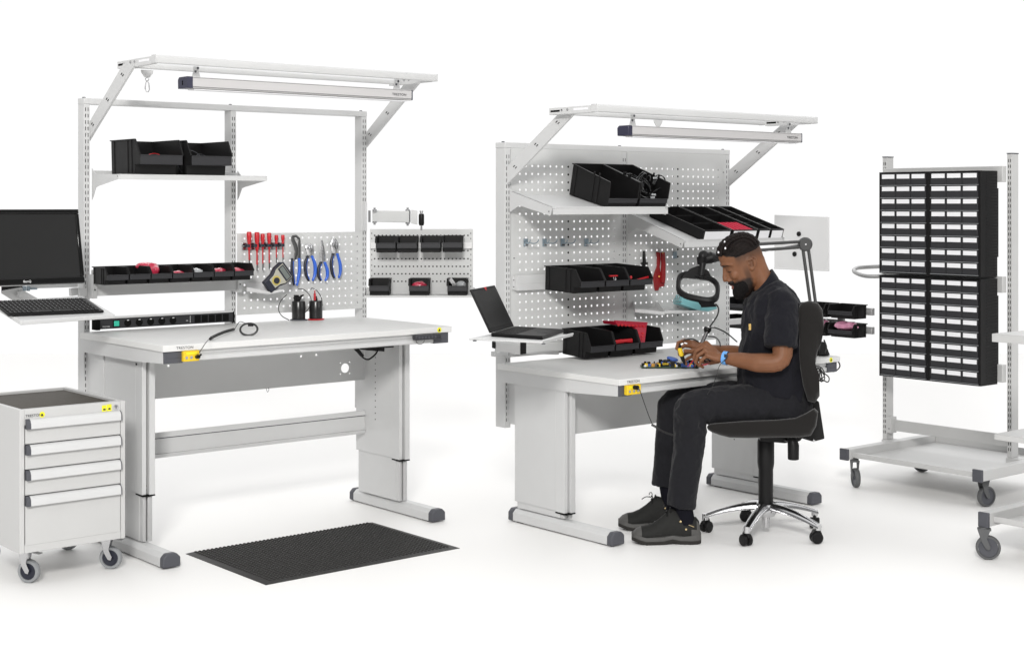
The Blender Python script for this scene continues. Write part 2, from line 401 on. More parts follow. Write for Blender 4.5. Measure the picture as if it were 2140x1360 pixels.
A = dict(tx=(2.795, 4.305), ty=(5.61, 6.44), tz=0.94, cap=0.085, legs=((2.84, 0.055), (4.20, 0.055)), leg_y=(5.885, 6.275), sleeve=0.275,
    feet=((2.815, 0.078), (4.215, 0.078)), foot_y=(5.645, 6.36), panel=(2.896, 4.199, 6.20, 0.638), beam=(0.368, 0.482),
    panel_holes=[(q.x-2.896, q.z-0.638, r) for q, r in ((at(315,766,y=6.2),0.0055),(at(352,764,y=6.2),0.0055),(at(629,744,y=6.2),0.0055),(at(661,741,y=6.2),0.0055),(at(721,769,y=6.2),0.0235))],
    posts=((2.818, 2.847), (3.578, 3.607), (4.352, 4.384)), uy=6.45, ud=0.065, utop=2.016, ubot=0.42, ubots=(0.42, 0.70, 0.45),
    oy=5.79, oback=6.05, oz=2.166, ox=(at(325,115,y=5.79).x, at(915,157,y=5.79).x), ox2=4.31, ox_r=at(915,157,y=5.79).x-0.03, oend=6.165,
    brace_x=(2.848, 4.385), brace=((6.49,1.81),(6.475,1.895),(6.10,2.150),(5.985,2.140)), brand=0.06)
benchA = make_bench('tall standing workbench with open upright frame, no backboard, before the black floor mat', A)
B = dict(tx=(4.535, 6.10), ty=(4.69, 5.545), tz=0.75, cap=0.075, legs=((4.55, 0.058), (5.945, 0.058)), leg_y=(5.06, 5.43), sleeve=0.098,
    feet=((4.532, 0.078), (5.932, 0.078)), foot_y=(4.735, 5.46), panel=(4.606, 5.944, 5.15, 0.44), beam=None,
    panel_holes=[(0.07,0.225,0.004)],
    posts=((4.612, 4.648), (5.412, 5.448), (6.222, 6.258)), uy=5.58, ud=0.072, utop=1.832, ubot=0.43, ubots=(0.425, 0.60, 0.43),
    oy=4.87, oback=5.12, oz=1.982, ox=(at(1248,222,y=4.87).x, at(1709,247,y=4.87).x), ox2=6.02, ox_r=at(1709,247,y=4.87).x-0.03, oend=5.20,
    brace_x=(4.605, 6.215), brace=((5.555,1.625),(5.555,1.712),(5.165,1.960),(5.065,1.950)), brand=0.045)
benchB = make_bench('low sitting workbench with perforated backboards where the man works', B)
# ---------------------------------------------------------------- storage bins
def bin_parts(root, w, d, h, hl, ft=0.85, lipz=0.28, foot=0.8, hf=None, lipmat=None):
    """open-fronted stacking bin, local axes: front is -Y, origin at the middle of its back bottom edge"""
    t = 0.0028; tp = w*0.06; wb = w-2*tp*0.6
    mb = MB()
    P = [(0,0),(-d*foot,0),(-d*foot-0.004,h*lipz),(-d,h*lipz+0.004),(-d,hl),(-d*ft,hf or h),(0,h)]
    for s in (-1, 1):
        xb = s*wb/2; xt = s*(w/2-0.004)
        X = lambda z: xb+(xt-xb)*min(1, z/h)
        outer = [(X(z), y, z) for y, z in P]; inner = [(X(z)-s*t, y, z) for y, z in P]
        n = len(P)
        mb._add(outer+inner, [list(range(n)), list(range(2*n-1, n-1, -1))]+[(i,(i+1)%n,n+(i+1)%n,n+i) for i in range(n)], 0)
        # rim along the top and down the slanted mouth
        for (ya, za), (yb, zb) in (((0,h),(-d*ft,hf or h)),((-d*ft,hf or h),(-d,hl))):
            a = Vector((X(za)+s*0.003, ya, za)); b = Vector((X(zb)+s*0.003, yb, zb)); dr = (b-a)/2
            nn = Vector((0,-dr.z,dr.y)).normalized()
            mb.obox((a+b)/2, dr, (0.0035,0,0), nn*0.0022)
        for yy in (-0.08*d, -d*0.55, -d*0.68):
            mb.prism([(X(0)-s*0.0,yy,0.002),(X(0)+s*0.0025,yy,0.002),(X(h)+s*0.0025,yy,h-0.004),(X(h),yy,h-0.004)], (0,-d*0.035,0))
    mb.box((-wb/2,-d*foot,0),(wb/2,0,t)); mb.prism([(-wb/2,0,0),(wb/2,0,0),(w/2-0.004,0,h),(-w/2+0.004,0,h)], (0,-t,0))
    mb.box((-w/2,-0.001,h-0.002),(w/2,0.007,h+0.002))
    mb.prism([(-wb/2,-d*foot,0),(wb/2,-d*foot,0),(wb/2,-d*foot-0.004,h*lipz),(-wb/2,-d*foot-0.004,h*lipz)], (0,t,0))
    mb.box((-wb/2,-d,h*lipz),(wb/2,-d*foot,h*lipz+t))
    part(root, 'body', mb, BP, local=True)
    mb = MB(); wl = wb/2+0.002
    mb.box((-wl,-d-0.0025,h*lipz+0.002),(wl,-d,hl-0.001)); mb.box((-wl,-d-0.005,hl-0.004),(wl,-d+0.002,hl)); mb.box((-wl,-d-0.0045,h*lipz),(wl,-d,h*lipz+0.003))
    part(root, 'label_holder', mb, lipmat or BL, local=True, bevel=0.0008)
def bins(n, spots, size, labels, group, proto=None):
    out = []
    for i, M in enumerate(spots):
        if proto is None and i == 0:
            o = thing('storage_bin', labels[0], 'storage bin', M, group); bin_parts(o, *size)
            proto = o
        else: o = copy_tree(proto, M, labels[i]); o['group'] = group
        out.append(o)
    return out
def crumple(c, r, seed, amp=0.35, freq=30.0):
    mb = MB(); mb.ell((0,0,0), r, 26, 16)
    c = Vector(c)
    for i, p in enumerate(mb.v):
        f = 1+amp*noise.noise(p*freq+Vector((seed*7.1,seed*3.3,0)))+amp*0.6*abs(noise.noise(p*freq*2.3+Vector((0,seed*5.7,seed))))
        mb.v[i] = c+p*f
    return mb

# upper shelf of bench A
SA = (2.86, 3.612); sy0, sy1 = 6.165, 6.44; sz = 1.662
sh = thing('shelf', 'flat white shelf carrying two black bins, high on the open upright frame', 'shelf', ((SA[0]+SA[1])/2, 6.3, sz))
mb = MB(); mb.box((SA[0], sy0, sz-0.003), (SA[1], sy1, sz)); mb.box((SA[0], sy0, sz-0.024), (SA[1], sy0+0.0015, sz-0.003)); mb.box((SA[0], sy1-0.0015, sz), (SA[1], sy1, sz+0.02))
part(sh, 'board', mb, W_, bevel=0.0008)
for xa in (SA[0]-0.004, SA[1]+0.0005):
    mb = MB(); mb.prism([(xa,sy1+0.008,sz+0.03),(xa,sy1+0.008,sz-0.115),(xa,sy1-0.005,sz-0.10),(xa,sy1-0.035,sz-0.058),(xa,sy1-0.06,sz-0.052),(xa,sy0+0.03,sz-0.026),(xa,sy0,sz-0.022),(xa,sy0,sz-0.001),(xa,sy1-0.03,sz+0.004)], (0.003,0,0))
    mb.box((xa-0.0005,sy0+0.008,sz-0.012),(xa,sy0+0.012,sz-0.008),1)
    part(sh, 'bracket', mb, [W_, BK])
BSA = bins(2, [frame((3.045,6.425,sz)), frame((3.298,6.425,sz))], (0.218,0.30,0.158,0.088),
     ['black open bin with red wire inside, left one on the high flat shelf', 'black open bin with thin dark wire inside, right one on the high flat shelf'], 'bins on the high flat shelf')
mb = MB(); mb.tube(arc((3.085,6.27,sz+0.05),0.055,0,360,28,(1,0,0.1),(0,0.4,0.9)), 0.0018, 6); mb.tube(arc((3.02,6.22,sz+0.045),0.045,0,360,28,(1,0.2,0),(0,0.4,0.9)), 0.0018, 6)
solo('coil_of_wire', mb, RED, 'thin red wire coil showing above the lip of the high shelf bin', 'wire')
mb = MB(); mb.tube(arc((3.25,6.24,sz+0.055),0.07,0,360,28,(1,0.1,0.1),(0,0.5,0.9)), 0.0012, 6); mb.tube(arc((3.33,6.26,sz+0.055),0.05,0,360,28,(1,0.2,-0.2),(0,0.4,0.9)), 0.0012, 6)
solo('coil_of_cable', mb, DG, 'thin grey cable coil in the right bin of the high shelf', 'cable')

# work light A, B
def make_light(label, oa, xa, xb, y0, dep, zt, hh, ax):
    t = thing('work_light', label, 'lamp', ((xa+xb)/2, y0+dep/2, zt-hh))
    mb = MB(); zb = zt-hh
    mb.prism([(xa+0.028,y0,zb+0.004),(xa+0.028,y0+0.003,zb),(xa+0.028,y0+dep-0.01,zb-0.002),(xa+0.028,y0+dep,zb+0.012),(xa+0.028,y0+dep,zt-0.012),(xa+0.028,y0+dep-0.012,zt),(xa+0.028,y0+0.004,zt),(xa+0.028,y0,zt-0.004)], (xb-xa-0.036,0,0))
    mb.box((xa+0.028,y0-0.0008,zb+0.0035),(xb-0.008,y0,zb+0.0075),1); mb.box((xa+0.028,y0-0.0008,zt-0.0045),(xb-0.008,y0,zt-0.0022),1)
    part(t, 'housing', mb, [ALX, GRV])
    mb = MB(); mb.box((xa+0.04,y0+0.01,zb-0.006),(xb-0.02,y0+dep-0.015,zb-0.0025))
    part(t, 'diffuser', mb, LBL)
    for a, b in ((xa, xa+0.0275), (xb-0.0075, xb)):
        mb = MB(); mb.prism([(a,y0-0.001,zb-0.001),(a,y0+dep,zb-0.001),(a,y0+dep+0.002,zt-0.01),(a,y0+dep-0.01,zt+0.001),(a,y0-0.001,zt+0.001)], (b-a,0,0))
        if ax and a == xa:
            mb.cyl((a-0.0008,y0+dep*0.5,zt-hh*0.42),(a,y0+dep*0.5,zt-hh*0.42),0.006,10,1); mb.cyl((a-0.0008,y0+dep*0.5,zt-hh*0.62),(a,y0+dep*0.5,zt-hh*0.62),0.006,10,1)
        part(t, 'end_cap', mb, [mat('indigo_grey_cap',(0.028,0.028,0.055),0.35) if 'indigo_grey_cap' not in MATS else MATS['indigo_grey_cap'], BK], bevel=0.004, seg=3)
    for a in (xa+0.06, xb-0.075):
        mb = MB(); yb = y0+0.03; zo = oa-0.034
        mb.box((a-0.012,yb,zt+0.03),(a+0.012,yb+0.004,zo+0.004)); mb.prism([(a-0.022,yb,zt),(a+0.022,yb,zt),(a+0.012,yb,zt+0.032),(a-0.012,yb,zt+0.032)], (0,0.004,0))
        mb.cyl((a-0.004,yb-0.003,zt+0.026),(a-0.004,yb,zt+0.026),0.005,10,1); mb.cyl((a+0.008,yb-0.003,zo-0.004),(a+0.008,yb,zo-0.004),0.0055,10,1)
        part(t, 'hanger', mb, [W_, DG], bevel=0.0006)
    text(t, 'brand_print', 'TRESTON', 0.017, (xb-0.125,y0-0.001,zb+0.018), (1,0,0), (0,0,1), TXT, 1.1)
    return t
make_light('long work light hanging under the taller overhead frame on the left', A['oz'], at(391,161,y=5.85).x, at(863,190,y=5.85).x, 5.85, 0.085, 2.086, 0.049, True)
make_light('long work light hanging under the overhead frame above the seated man', B['oz'], at(1313,265,y=4.93).x, at(1677,283,y=4.93).x, 4.93, 0.075, 1.896, 0.047, False)
# tool hanger with carabiner under rail A, and the one under rail B
def tool_hook(label, c, full):
    t = thing('tool_hanger', label, 'hook', c)
    c = Vector(c); mb = MB()
    mb.prism([c+Vector((-0.03,0,0)),c+Vector((0.03,0,0)),c+Vector((0.028,0,-0.012)),c+Vector((0.012,0,-0.033)),c+Vector((-0.012,0,-0.033)),c+Vector((-0.028,0,-0.012))], (0,0.006,0))
    part(t, 'trolley_plate', mb, W_, bevel=0.002)
    mb = MB(); mb.tube(arc(c+Vector((0,0.003,-0.041)),0.008,0,360,14,(1,0,0),(0,0,1)),0.0018,8); 
    if full: mb.tube([c+Vector(p) for p in ((0,0,-0.046),(-0.007,0,-0.056),(-0.011,0,-0.082),(-0.005,0,-0.097),(0.004,0,-0.097),(0.010,0,-0.086),(0.007,0,-0.06),(0,0,-0.048))],0.0024,8)
    part(t, 'carabiner', mb, STL)
tool_hook('round hanger with small steel carabiner hanging below left frame corner', at(308,147,y=6.07), True)
tool_hook('small half round hanger above the work light, close to its left end', at(1376,251,y=5.10), False)

# rail with seven bins
rz = 1.105
t = thing('bin_rail', 'white horizontal rail behind seven small black bins', 'rail', (3.21, 6.42, rz))
mb = MB(); mb.box((2.852,6.405,rz),(3.60,6.447,rz+0.045)); mb.box((2.852,6.395,rz+0.0455),(3.60,6.447,rz+0.12)); part(t, 'profile', mb, W_, bevel=0.002)
for xa in (2.835, 3.585):
    mb = MB(); mb.box((xa,6.39,rz-0.01),(xa+0.022,6.4495,rz+0.10)); mb.cyl((xa+0.01,6.387,rz+0.03),(xa+0.01,6.39,rz+0.03),0.004,8,1); mb.cyl((xa+0.01,6.387,rz+0.07),(xa+0.01,6.39,rz+0.07),0.004,8,1)
    part(t, 'mount', mb, [W_, DST], bevel=0.001)
words = ['leftmost small black bin on the rail, empty', 'second small black bin on the rail, empty, beside the red bag that spills up', 'third small black bin on the rail, red bag spilling out', 'fourth small black bin on the rail, holding a low red bag', 'fifth small black bin on the rail, holding a clear bag', 'sixth small black bin on the rail, holding a wide red bag', 'rightmost small black bin on the rail, holding red bag, beside the screwdrivers']
b7 = [frame((2.888+0.1075*i, 6.395, 1.162)) for i in range(7)]
S7 = bins(7, b7, (0.106,0.155,0.078,0.046), words, 'seven small bins in a row on the rail')
def bag(c, r, seed, m, label, group=None): return solo('plastic_bag', crumple(c, r, seed), m, label, 'bag', group)
bag((3.098,6.32,1.215),(0.028,0.036,0.034),1,PNK,'crumpled red translucent bag spilling up out of the third rail bin')
bag((3.075,6.36,1.237),(0.035,0.03,0.018),7,PNK,'crumpled red bag end lying across the back of the third rail bin')
bag((3.212,6.315,1.197),(0.040,0.036,0.018),2,PNK,'low crumpled red bag in the fourth rail bin')
bag((3.318,6.32,1.203),(0.030,0.034,0.020),3,CLB,'crumpled clear bag in the fifth rail bin')
bag((3.425,6.315,1.200),(0.040,0.036,0.020),4,PNK,'wide crumpled red bag in the sixth rail bin')
bag((3.533,6.315,1.200),(0.040,0.036,0.018),5,PNK,'crumpled red bag in the last rail bin before the screwdrivers')

# power strip
t = thing('power_strip', 'long black socket strip with green switch above back of tall bench', 'power strip', (3.2,6.41,0.95))
px0, px1 = 2.855, 3.568; pz, ph = 0.952, 0.046
mb = MB(); mb.box((px0+0.02,6.40,pz),(px1-0.006,6.448,pz+ph)); part(t, 'housing', mb, BL, bevel=0.002)
for a, b in ((px0,px0+0.0195),(px1-0.0055,px1)):
    mb = MB(); mb.box((a,6.396,pz-0.004),(b,6.449,pz+ph+0.004)); part(t, 'end_cap', mb, BK, bevel=0.002)
mb = MB(); mb.box((px0+0.02,6.402,pz+ph+0.0005),(px1,6.449,pz+ph+0.008)); part(t, 'top_cover', mb, W_)
mb = MB(); mb.box((px0+0.082,6.396,pz+0.008),(px0+0.114,6.3995,pz+ph-0.008)); o = part(t, 'switch_frame', mb, BK, bevel=0.001)
mb = MB(); mb.box((px0+0.085,6.393,pz+0.011),(px0+0.111,6.396,pz+ph-0.011)); part(o, 'switch', mb, GRN, bevel=0.002)
for i in range(5):
    c = px0+0.155+i*0.0575; mb = MB(); mb.cyl((c,6.3992,pz+ph/2),(c,6.3999,pz+ph/2),0.0195,24,0)
    mb.cyl((c,6.3985,pz+ph/2),(c,6.3992,pz+ph/2),0.0175,24,1); mb.box((c-0.004,6.397,pz+ph-0.012),(c+0.006,6.3985,pz+ph-0.009),2)
    part(t, 'socket', mb, [BL, BK, LBL])
for i in range(5):
    c = px0+0.515+i*0.038; mb = MB(); mb.box((c-0.016,6.3985,pz+0.006),(c+0.016,6.3999,pz+ph-0.006)); part(t, 'socket_cover', mb, BK, bevel=0.0005)
text(t, 'brand_print', 'TRESTON', 0.008, (px0+0.03,6.3993,pz+0.008), (1,0,0), (0,0,1), TXW)
mb = MB(); mb.box((px0+0.475,6.399,pz+0.008),(px0+0.4765,6.3999,pz+ph-0.006)); part(t, 'printed_mark', mb, TXW)
text(t, 'socket_print', 'USB', 0.007, (px0+0.452,6.3993,pz+0.016), (1,0,0), (0,0,1), TXW)

# perforated panel on bench A
t = thing('perforated_panel', 'small white perforated tool panel holding screwdrivers and blue pliers', 'tool panel', (3.98,6.44,0.98))
mb = MB(); mb.sheet((3.606,6.44,0.98),(1,0,0),(0,0,1),19,10,0.0372,0.0382,0.0056,(0.042,0.034),(0.032,0.026)); 
mb.box((3.606,6.4405,0.979),(4.352,6.449,0.9798)); mb.box((3.606,6.4405,1.3805),(4.352,6.449,1.382))
part(t, 'sheet', mb, PG, smooth=0)
def z4(x, y): return (480+x/3.943, 400+y/3.943)
mb = MB(); mb.box((3.632,6.418,1.318),(3.865,6.4385,1.322)); mb.box((3.632,6.432,1.300),(3.865,6.4385,1.335))
for i in range(6): mb.cyl((3.652+i*0.0385,6.414,1.314),(3.652+i*0.0385,6.414,1.329),0.0145,12,1)
t = thing('tool_clip_strip', 'blue and red clip strip holding six red screwdrivers', 'tool clip', (3.75,6.43,1.30))
part(t, 'clips', mb, [STL, NAV], bevel=0.0005)
sds = [(160,332,488,600,20),(225,335,492,655,21),(272,348,475,650,17),(325,340,478,640,18),(384,358,450,590,16),(438,358,450,590,15)]
nm = ['thick red screwdriver, leftmost of six on the panel', 'thick red screwdriver with long dark tip, second from the left', 'medium red screwdriver with long dark tip, third of six', 'medium red screwdriver standing higher than its neighbours, fourth of six', 'short red screwdriver, second from the pliers', 'short thin red screwdriver, nearest to the black pliers']
for (x, ya, yb, yc, w), lb in zip(sds, nm):
    p0 = at(*z4(x, ya), y=6.41); p1 = at(*z4(x, yb), y=6.41); p2 = at(*z4(x, yc), y=6.41)
    t = thing('screwdriver', lb, 'screwdriver', (p2.x, 6.41, p2.z), 'red screwdrivers hanging on the panel')
    r = w/3.943*0.0024*0.98; L = p0.z-p1.z; mb = MB()
    mb.lathe([(0,0),(r*0.8,0.0005),(r,0.004),(r*1.02,L*0.3),(r*0.85,L*0.5),(r*0.62,L*0.62),(r*0.8,L*0.72),(r*0.75,L*0.85),(r*0.45,L),(0,L)], p0, (0,0,-1), 14)
    part(t, 'handle', mb, RED)
    mb = MB(); top = Vector((p0.x,6.41,p1.z+0.004)); bot = Vector((p0.x+0.001,6.41,p2.z)); md = top.lerp(bot,0.7)
    mb.cyl(top, md, r*0.34, 10); part(t, 'sleeve', mb, RED)
    mb = MB(); mb.cyl(md, bot, r*0.26, 8); part(t, 'blade', mb, DST)
# pliers
def pl(x, y, yy=6.415): return at(*z4(x, y), y=yy)
def pliers(label, head, hl, hr, hm, rh=0.0068, grp='blue handled pliers hanging on the panel'):
    t = thing('pliers', label, 'pliers', pl(*hl[-1]), grp)
    mb = MB()
    for pts, rs in head: mb.tube([pl(*p) for p in pts], [q*0.0024/3.943*3.943/2 for q in rs], 10, flat=0.55, up=(0,1,0))
    part(t, 'jaws', mb, hm)
    for pts, m, yy in ((hl, NAV, 6.418), (hr, BLU, 6.408)):
        P = spline([pl(x, y, yy) for x, y in pts], 5); n = len(P)
        mb = MB(); mb.tube(P, [rh*(0.9+0.35*math.sin(math.pi*min(1,(i/n)*1.2))) if i < n-1 else rh*0.6 for i in range(n)], 10)
        mb.ell(P[0]+Vector((0,0,0.001)), (rh*1.35, rh, rh*0.8), 12, 8)
        if m is NAV: mb.tube([p+Vector((0.005,-0.003,0)) for p in P[1:-1]], rh*0.55, 8, 1)
        part(t, 'handle', mb, [m, BLU])
pliers('long black water pump pliers with a slotted head and blue handles', [([(515,372),(520,400),(540,440),(550,500),(535,560)],[5,8,9,8,8]), ([(575,385),(572,440),(572,500),(572,560)],[4,7,7,7]), ([(515,372),(545,368),(575,392)],[5,6,5])], [(515,560),(512,640),(522,720),(530,775)], [(572,560),(575,640),(565,720),(553,778)], DST, 0.0066)
mb = MB(); P = [pl(545,440,6.405), pl(560,440,6.405), pl(545,490,6.405), pl(532,490,6.405)]; mb.prism(P, (0,0.003,0))
pliers('side cutters with short rounded jaws and blue handles', [([(650,438),(645,455),(655,480),(662,520)],[8,14,17,14]), ([(662,438),(674,455),(668,490),(662,530)],[6,10,14,12])], [(640,540),(622,600),(628,680),(652,738)], [(680,540),(702,600),(702,680),(682,738)], STL, 0.0072)
pliers('long nose pliers with thin pointed jaws and blue handles', [([(755,402),(760,450),(765,510),(765,575)],[3,7,13,12]), ([(760,402),(768,460),(770,520)],[3,6,10])], [(750,590),(732,640),(734,700),(752,738)], [(785,590),(802,640),(804,700),(786,738)], STL, 0.007)
pliers('combination pliers with blunt jaws and blue handles, nearest to the right post', [([(858,392),(852,430),(860,470),(868,505)],[8,15,17,14]), ([(868,395),(882,430),(875,470),(868,505)],[6,10,14,12])], [(850,520),(836,590),(845,670),(862,715)], [(888,520),(908,590),(912,660),(898,715)], STL, 0.007)
# multimeter on its tray
ax = (pl(400,582,6.33)+pl(548,688,6.33))/2; bx_ = (pl(262,755,6.33)+pl(345,832,6.33))/2
lon = (ax-bx_); L = lon.length; lon.normalize(); wid = Vector((lon.z,0,-lon.x)); cen = (ax+bx_)/2; nrm = Vector((0,-1,0))
T = Matrix(((wid.x,lon.x,nrm.x,cen.x),(wid.y,lon.y,nrm.y,cen.y),(wid.z,lon.z,nrm.z,cen.z),(0,0,0,1)))
t = thing('multimeter', 'beige multimeter in black holster leaning on the perforated panel', 'multimeter', cen)
def lb(f):
    mb = MB(); mb.T = T; f(mb); return mb
wt, wb_ = 0.052, 0.034
part(t, 'holster', lb(lambda m: m.prism([(-wb_,-L/2,-0.016),(wb_,-L/2,-0.016),(wb_+0.004,-L*0.1,-0.016),(wt,L*0.12,-0.016),(wt,L*0.42,-0.016),(wt-0.015,L/2,-0.016),(-wt+0.015,L/2,-0.016),(-wt,L*0.42,-0.016),(-wt,L*0.12,-0.016),(-wb_-0.004,-L*0.1,-0.016)], (0,0,0.03))), NAV, bevel=0.005)
part(t, 'front_plate', lb(lambda m: m.prism([(-0.026,-L*0.30,0.0142),(0.026,-L*0.30,0.0142),(0.03,-L*0.08,0.0142),(0.044,L*0.10,0.0142),(0.044,L*0.42,0.0142),(-0.044,L*0.42,0.0142),(-0.044,L*0.10,0.0142),(-0.03,-L*0.08,0.0142)], (0,0,0.004))), BEI, bevel=0.002)
o = part(t, 'display_frame', lb(lambda m: m.box((-0.040,L*0.15,0.0184),(0.040,L*0.40,0.0195))), NAV, bevel=0.0005)
part(o, 'display', lb(lambda m: m.box((-0.035,L*0.20,0.0196),(0.035,L*0.36,0.0202))), LCD)
part(t, 'dial', lb(lambda m: m.cyl((0,-L*0.12,0.0184),(0,-L*0.12,0.026),0.015,20)), NAV, bevel=0.001)
part(t, 'dial_print', lb(lambda m: m.cyl((0,-L*0.12,0.0182),(0,-L*0.12,0.0189),0.024,24)), mat('yellow_print',(0.55,0.45,0.12),0.5))
t = thing('tool_tray', 'white sloping tray bracket under the multimeter', 'tray', pl(280,840,6.36))
mb = MB(); a, b, c, d = pl(135,752,6.436), pl(320,752,6.436), pl(325,845,6.33), pl(140,822,6.35)
mb.prism([a,b,pl(440,820,6.30),c,d], (0,0,-0.002)); mb.prism([d,c,c+Vector((0,0,0.012)),d+Vector((0,0,0.02))],(0,-0.002,0)); mb.prism([c,pl(440,820,6.30),pl(440,806,6.30),c+Vector((0,0,0.012))],(0,-0.002,0))
part(t, 'pan', mb, W_)
# liquid dispensers
def dispenser(label, px, py, basem, k):
    c = at(px, py, z=0.9405); t = thing('dispenser', label, 'dispenser', c)
    mb = MB(); mb.lathe([(0.0,0),(0.042,0),(0.044,0.003),(0.040,0.006),(0,0.006)], c, n=30); part(t, 'base', mb, basem)
    mb = MB(); mb.lathe([(0.0,0.0065),(0.033,0.0065),(0.034,0.01),(0.034,0.092),(0.031,0.097),(0,0.098)], c, n=28); part(t, 'canister', mb, mat('black_canister',(0.012,0.012,0.012),0.28,spec=0.6) if k == 0 else MATS['black_canister'])
    mb = MB(); mb.lathe([(0,0.098),(0.009,0.098),(0.009,0.108),(0.006,0.112),(0.006,0.12),(0,0.12)], c, n=14)
    if k == 0:
        mb.tube([c+Vector(p) for p in ((-0.008,0,0.11),(-0.024,-0.005,0.118),(-0.03,-0.008,0.112))],0.006,8); mb.tube([c+Vector(p) for p in ((0.004,0,0.105),(0.016,0,0.122),(0.03,0.002,0.126))],[0.008,0.006,0.004],8); mb.box(c+Vector((-0.022,-0.01,0.096)),c+Vector((-0.004,0.01,0.128)))
    part(t, 'valve', mb, BP)
    return t, c
t, c1 = dispenser('black canister with grey base plate standing before the perforated panel', 624, 669, DG, 0)
t, c2 = dispenser('black canister with red base plate and red plug on top', 660, 668, RED, 1)
mb = MB(); mb.cyl(c2+Vector((-0.014,-0.012,0.10)), c2+Vector((-0.014,-0.012,0.135)), 0.006, 10); mb.cyl(c2+Vector((-0.014,-0.012,0.135)), c2+Vector((-0.013,-0.012,0.15)), 0.003, 8)
solo('test_plug', mb, RED, 'small red banana plug on top of the canister with the red base', 'plug')
mb = MB(); mb.tube(spline([pl(470,850,6.30),pl(420,905,6.30),pl(403,970,6.28),pl(430,1025,6.26),pl(490,1060,6.25)],6),0.0022,6)
mb.tube(spline([pl(565,803,6.30),pl(610,808,6.30),pl(655,850,6.31),pl(672,900,6.31),pl(650,965,6.33),pl(620,1000,6.36)],6),0.002,6)
mb.tube(spline([pl(668,810,6.30),pl(680,797,6.30),pl(720,820,6.31),pl(755,875,6.33),pl(765,940,6.36)],6),0.002,6)
solo('lead_wire', mb, CBL, 'thin black leads looping around the two black canisters', 'cable')
# wrist strap cord on bench A
t = thing('wrist_strap', 'black coiled wrist strap cord with loop lying on the tall bench', 'wrist strap', at(470,695,z=0.942))
g0 = at(411,743,y=5.592); pts = [g0, at(418,733,y=5.592)+Vector((0,-0.004,0)), at(428,719,z=0.965), at(436,709,z=0.958)]
mb = MB(); mb.tube(spline(pts,5),0.0016,6); mb.tube(spline([at(490,689,z=0.95),at(496,678,z=0.965),at(502,672,z=0.985),at(512,675,z=0.99),at(524,679,z=0.985)],6),0.0016,6); part(t, 'cord', mb, CBL)
a, b = at(441,706,z=0.952), at(489,688,z=0.950); n = 150; dr = (b-a); sd = Vector((dr.y,-dr.x,0)).normalized(); mb = MB()
mb.tube([a+dr*(i/n)+sd*0.0052*math.cos(i*0.9)+UP*(0.0052*math.sin(i*0.9)+0.004*math.sin(math.pi*i/n)) for i in range(n+1)],0.0021,5); mb.cyl(a+Vector((-.004,0,-.004)),a+dr*0.06,0.0065,8); part(t, 'coil', mb, CBL)
rc = at(520,688,z=0.968); mb = MB(); u = (at(538,688,d=rc.dot(VF))-rc); w = (at(520,676,d=rc.dot(VF))-rc)
mb.tube([rc+u*math.cos(q*math.pi/18)+w*math.sin(q*math.pi/18)+VF*0.012*math.sin(q*math.pi/18) for q in range(37)],0.0048,8,flat=0.5); part(t, 'loop', mb, CBL)
mb = MB(); mb.obox(at(524,679,d=rc.dot(VF)), VR*0.012, VF*0.006, UP*0.006); part(t, 'clasp', mb, BP, bevel=0.002)
def ground_box(label, xa, xb, ya, zb, zt):
    t = thing('grounding_socket', label, 'socket', ((xa+xb)/2, ya, zb))
    mb = MB(); mb.box((xa,ya-0.020,zb),(xb,ya,zt)); part(t, 'box', mb, YEL, bevel=0.002)
    mb = MB()
    for i in range(3): mb.cyl((xa+(i+0.6)*(xb-xa)/3.3,ya-0.0215,(zb+zt)/2-0.006),(xa+(i+0.6)*(xb-xa)/3.3,ya-0.0202,(zb+zt)/2-0.006),0.0065,12)
    part(t, 'stud_ring', mb, STL)
    mb = MB(); mb.box((xa+0.012,ya-0.0208,zt-0.014),(xb-0.012,ya-0.0202,zt-0.006)); part(t, 'printed_warning', mb, YEB)
    return t
ground_box('yellow grounding socket on the front rail of the tall standing bench', at(382,733,y=5.61).x, at(415,733,y=5.61).x, 5.622, 0.868, 0.912)
mb = MB(); mb.cyl((at(411,743,y=5.60).x,5.60,0.885),(at(411,743,y=5.60).x,5.580,0.888),0.008,12); mb.cyl((at(411,743,y=5.60).x,5.58,0.888),(at(411,743,y=5.6).x+.006,5.57,0.898),0.004,8)
solo('cord_plug', mb, BP, 'round black snap plug pressed onto the tall bench grounding socket', 'plug')
# height controller on bench A
xa, xb = at(866,700,y=5.60).x, at(916,700,y=5.60).x
t = thing('height_controller', 'black height control handset under the right front edge of tall bench', 'control handset', ((xa+xb)/2,5.6,0.88))
mb = MB(); mb.box((xa,5.588,0.886),(xb+0.01,5.62,0.911)); part(t, 'handset', mb, mat('handset_black',(0.03,0.03,0.035),0.45), bevel=0.006, seg=3)
mb = MB()
for i in range(6): mb.cyl((xa+0.02+i*0.019,5.5865,0.899),(xa+0.02+i*0.019,5.588,0.899),0.0055,10)
part(t, 'button', mb, DG)
mb = MB(); mb.tube(arc((xa+0.028,5.592,0.887),0.024,180,360,14,(1,0,0),(0,0,0.8)),0.0013,6); solo('cord_loop', mb, CBL, 'thin black cord hanging in loop below the control handset', 'cord')
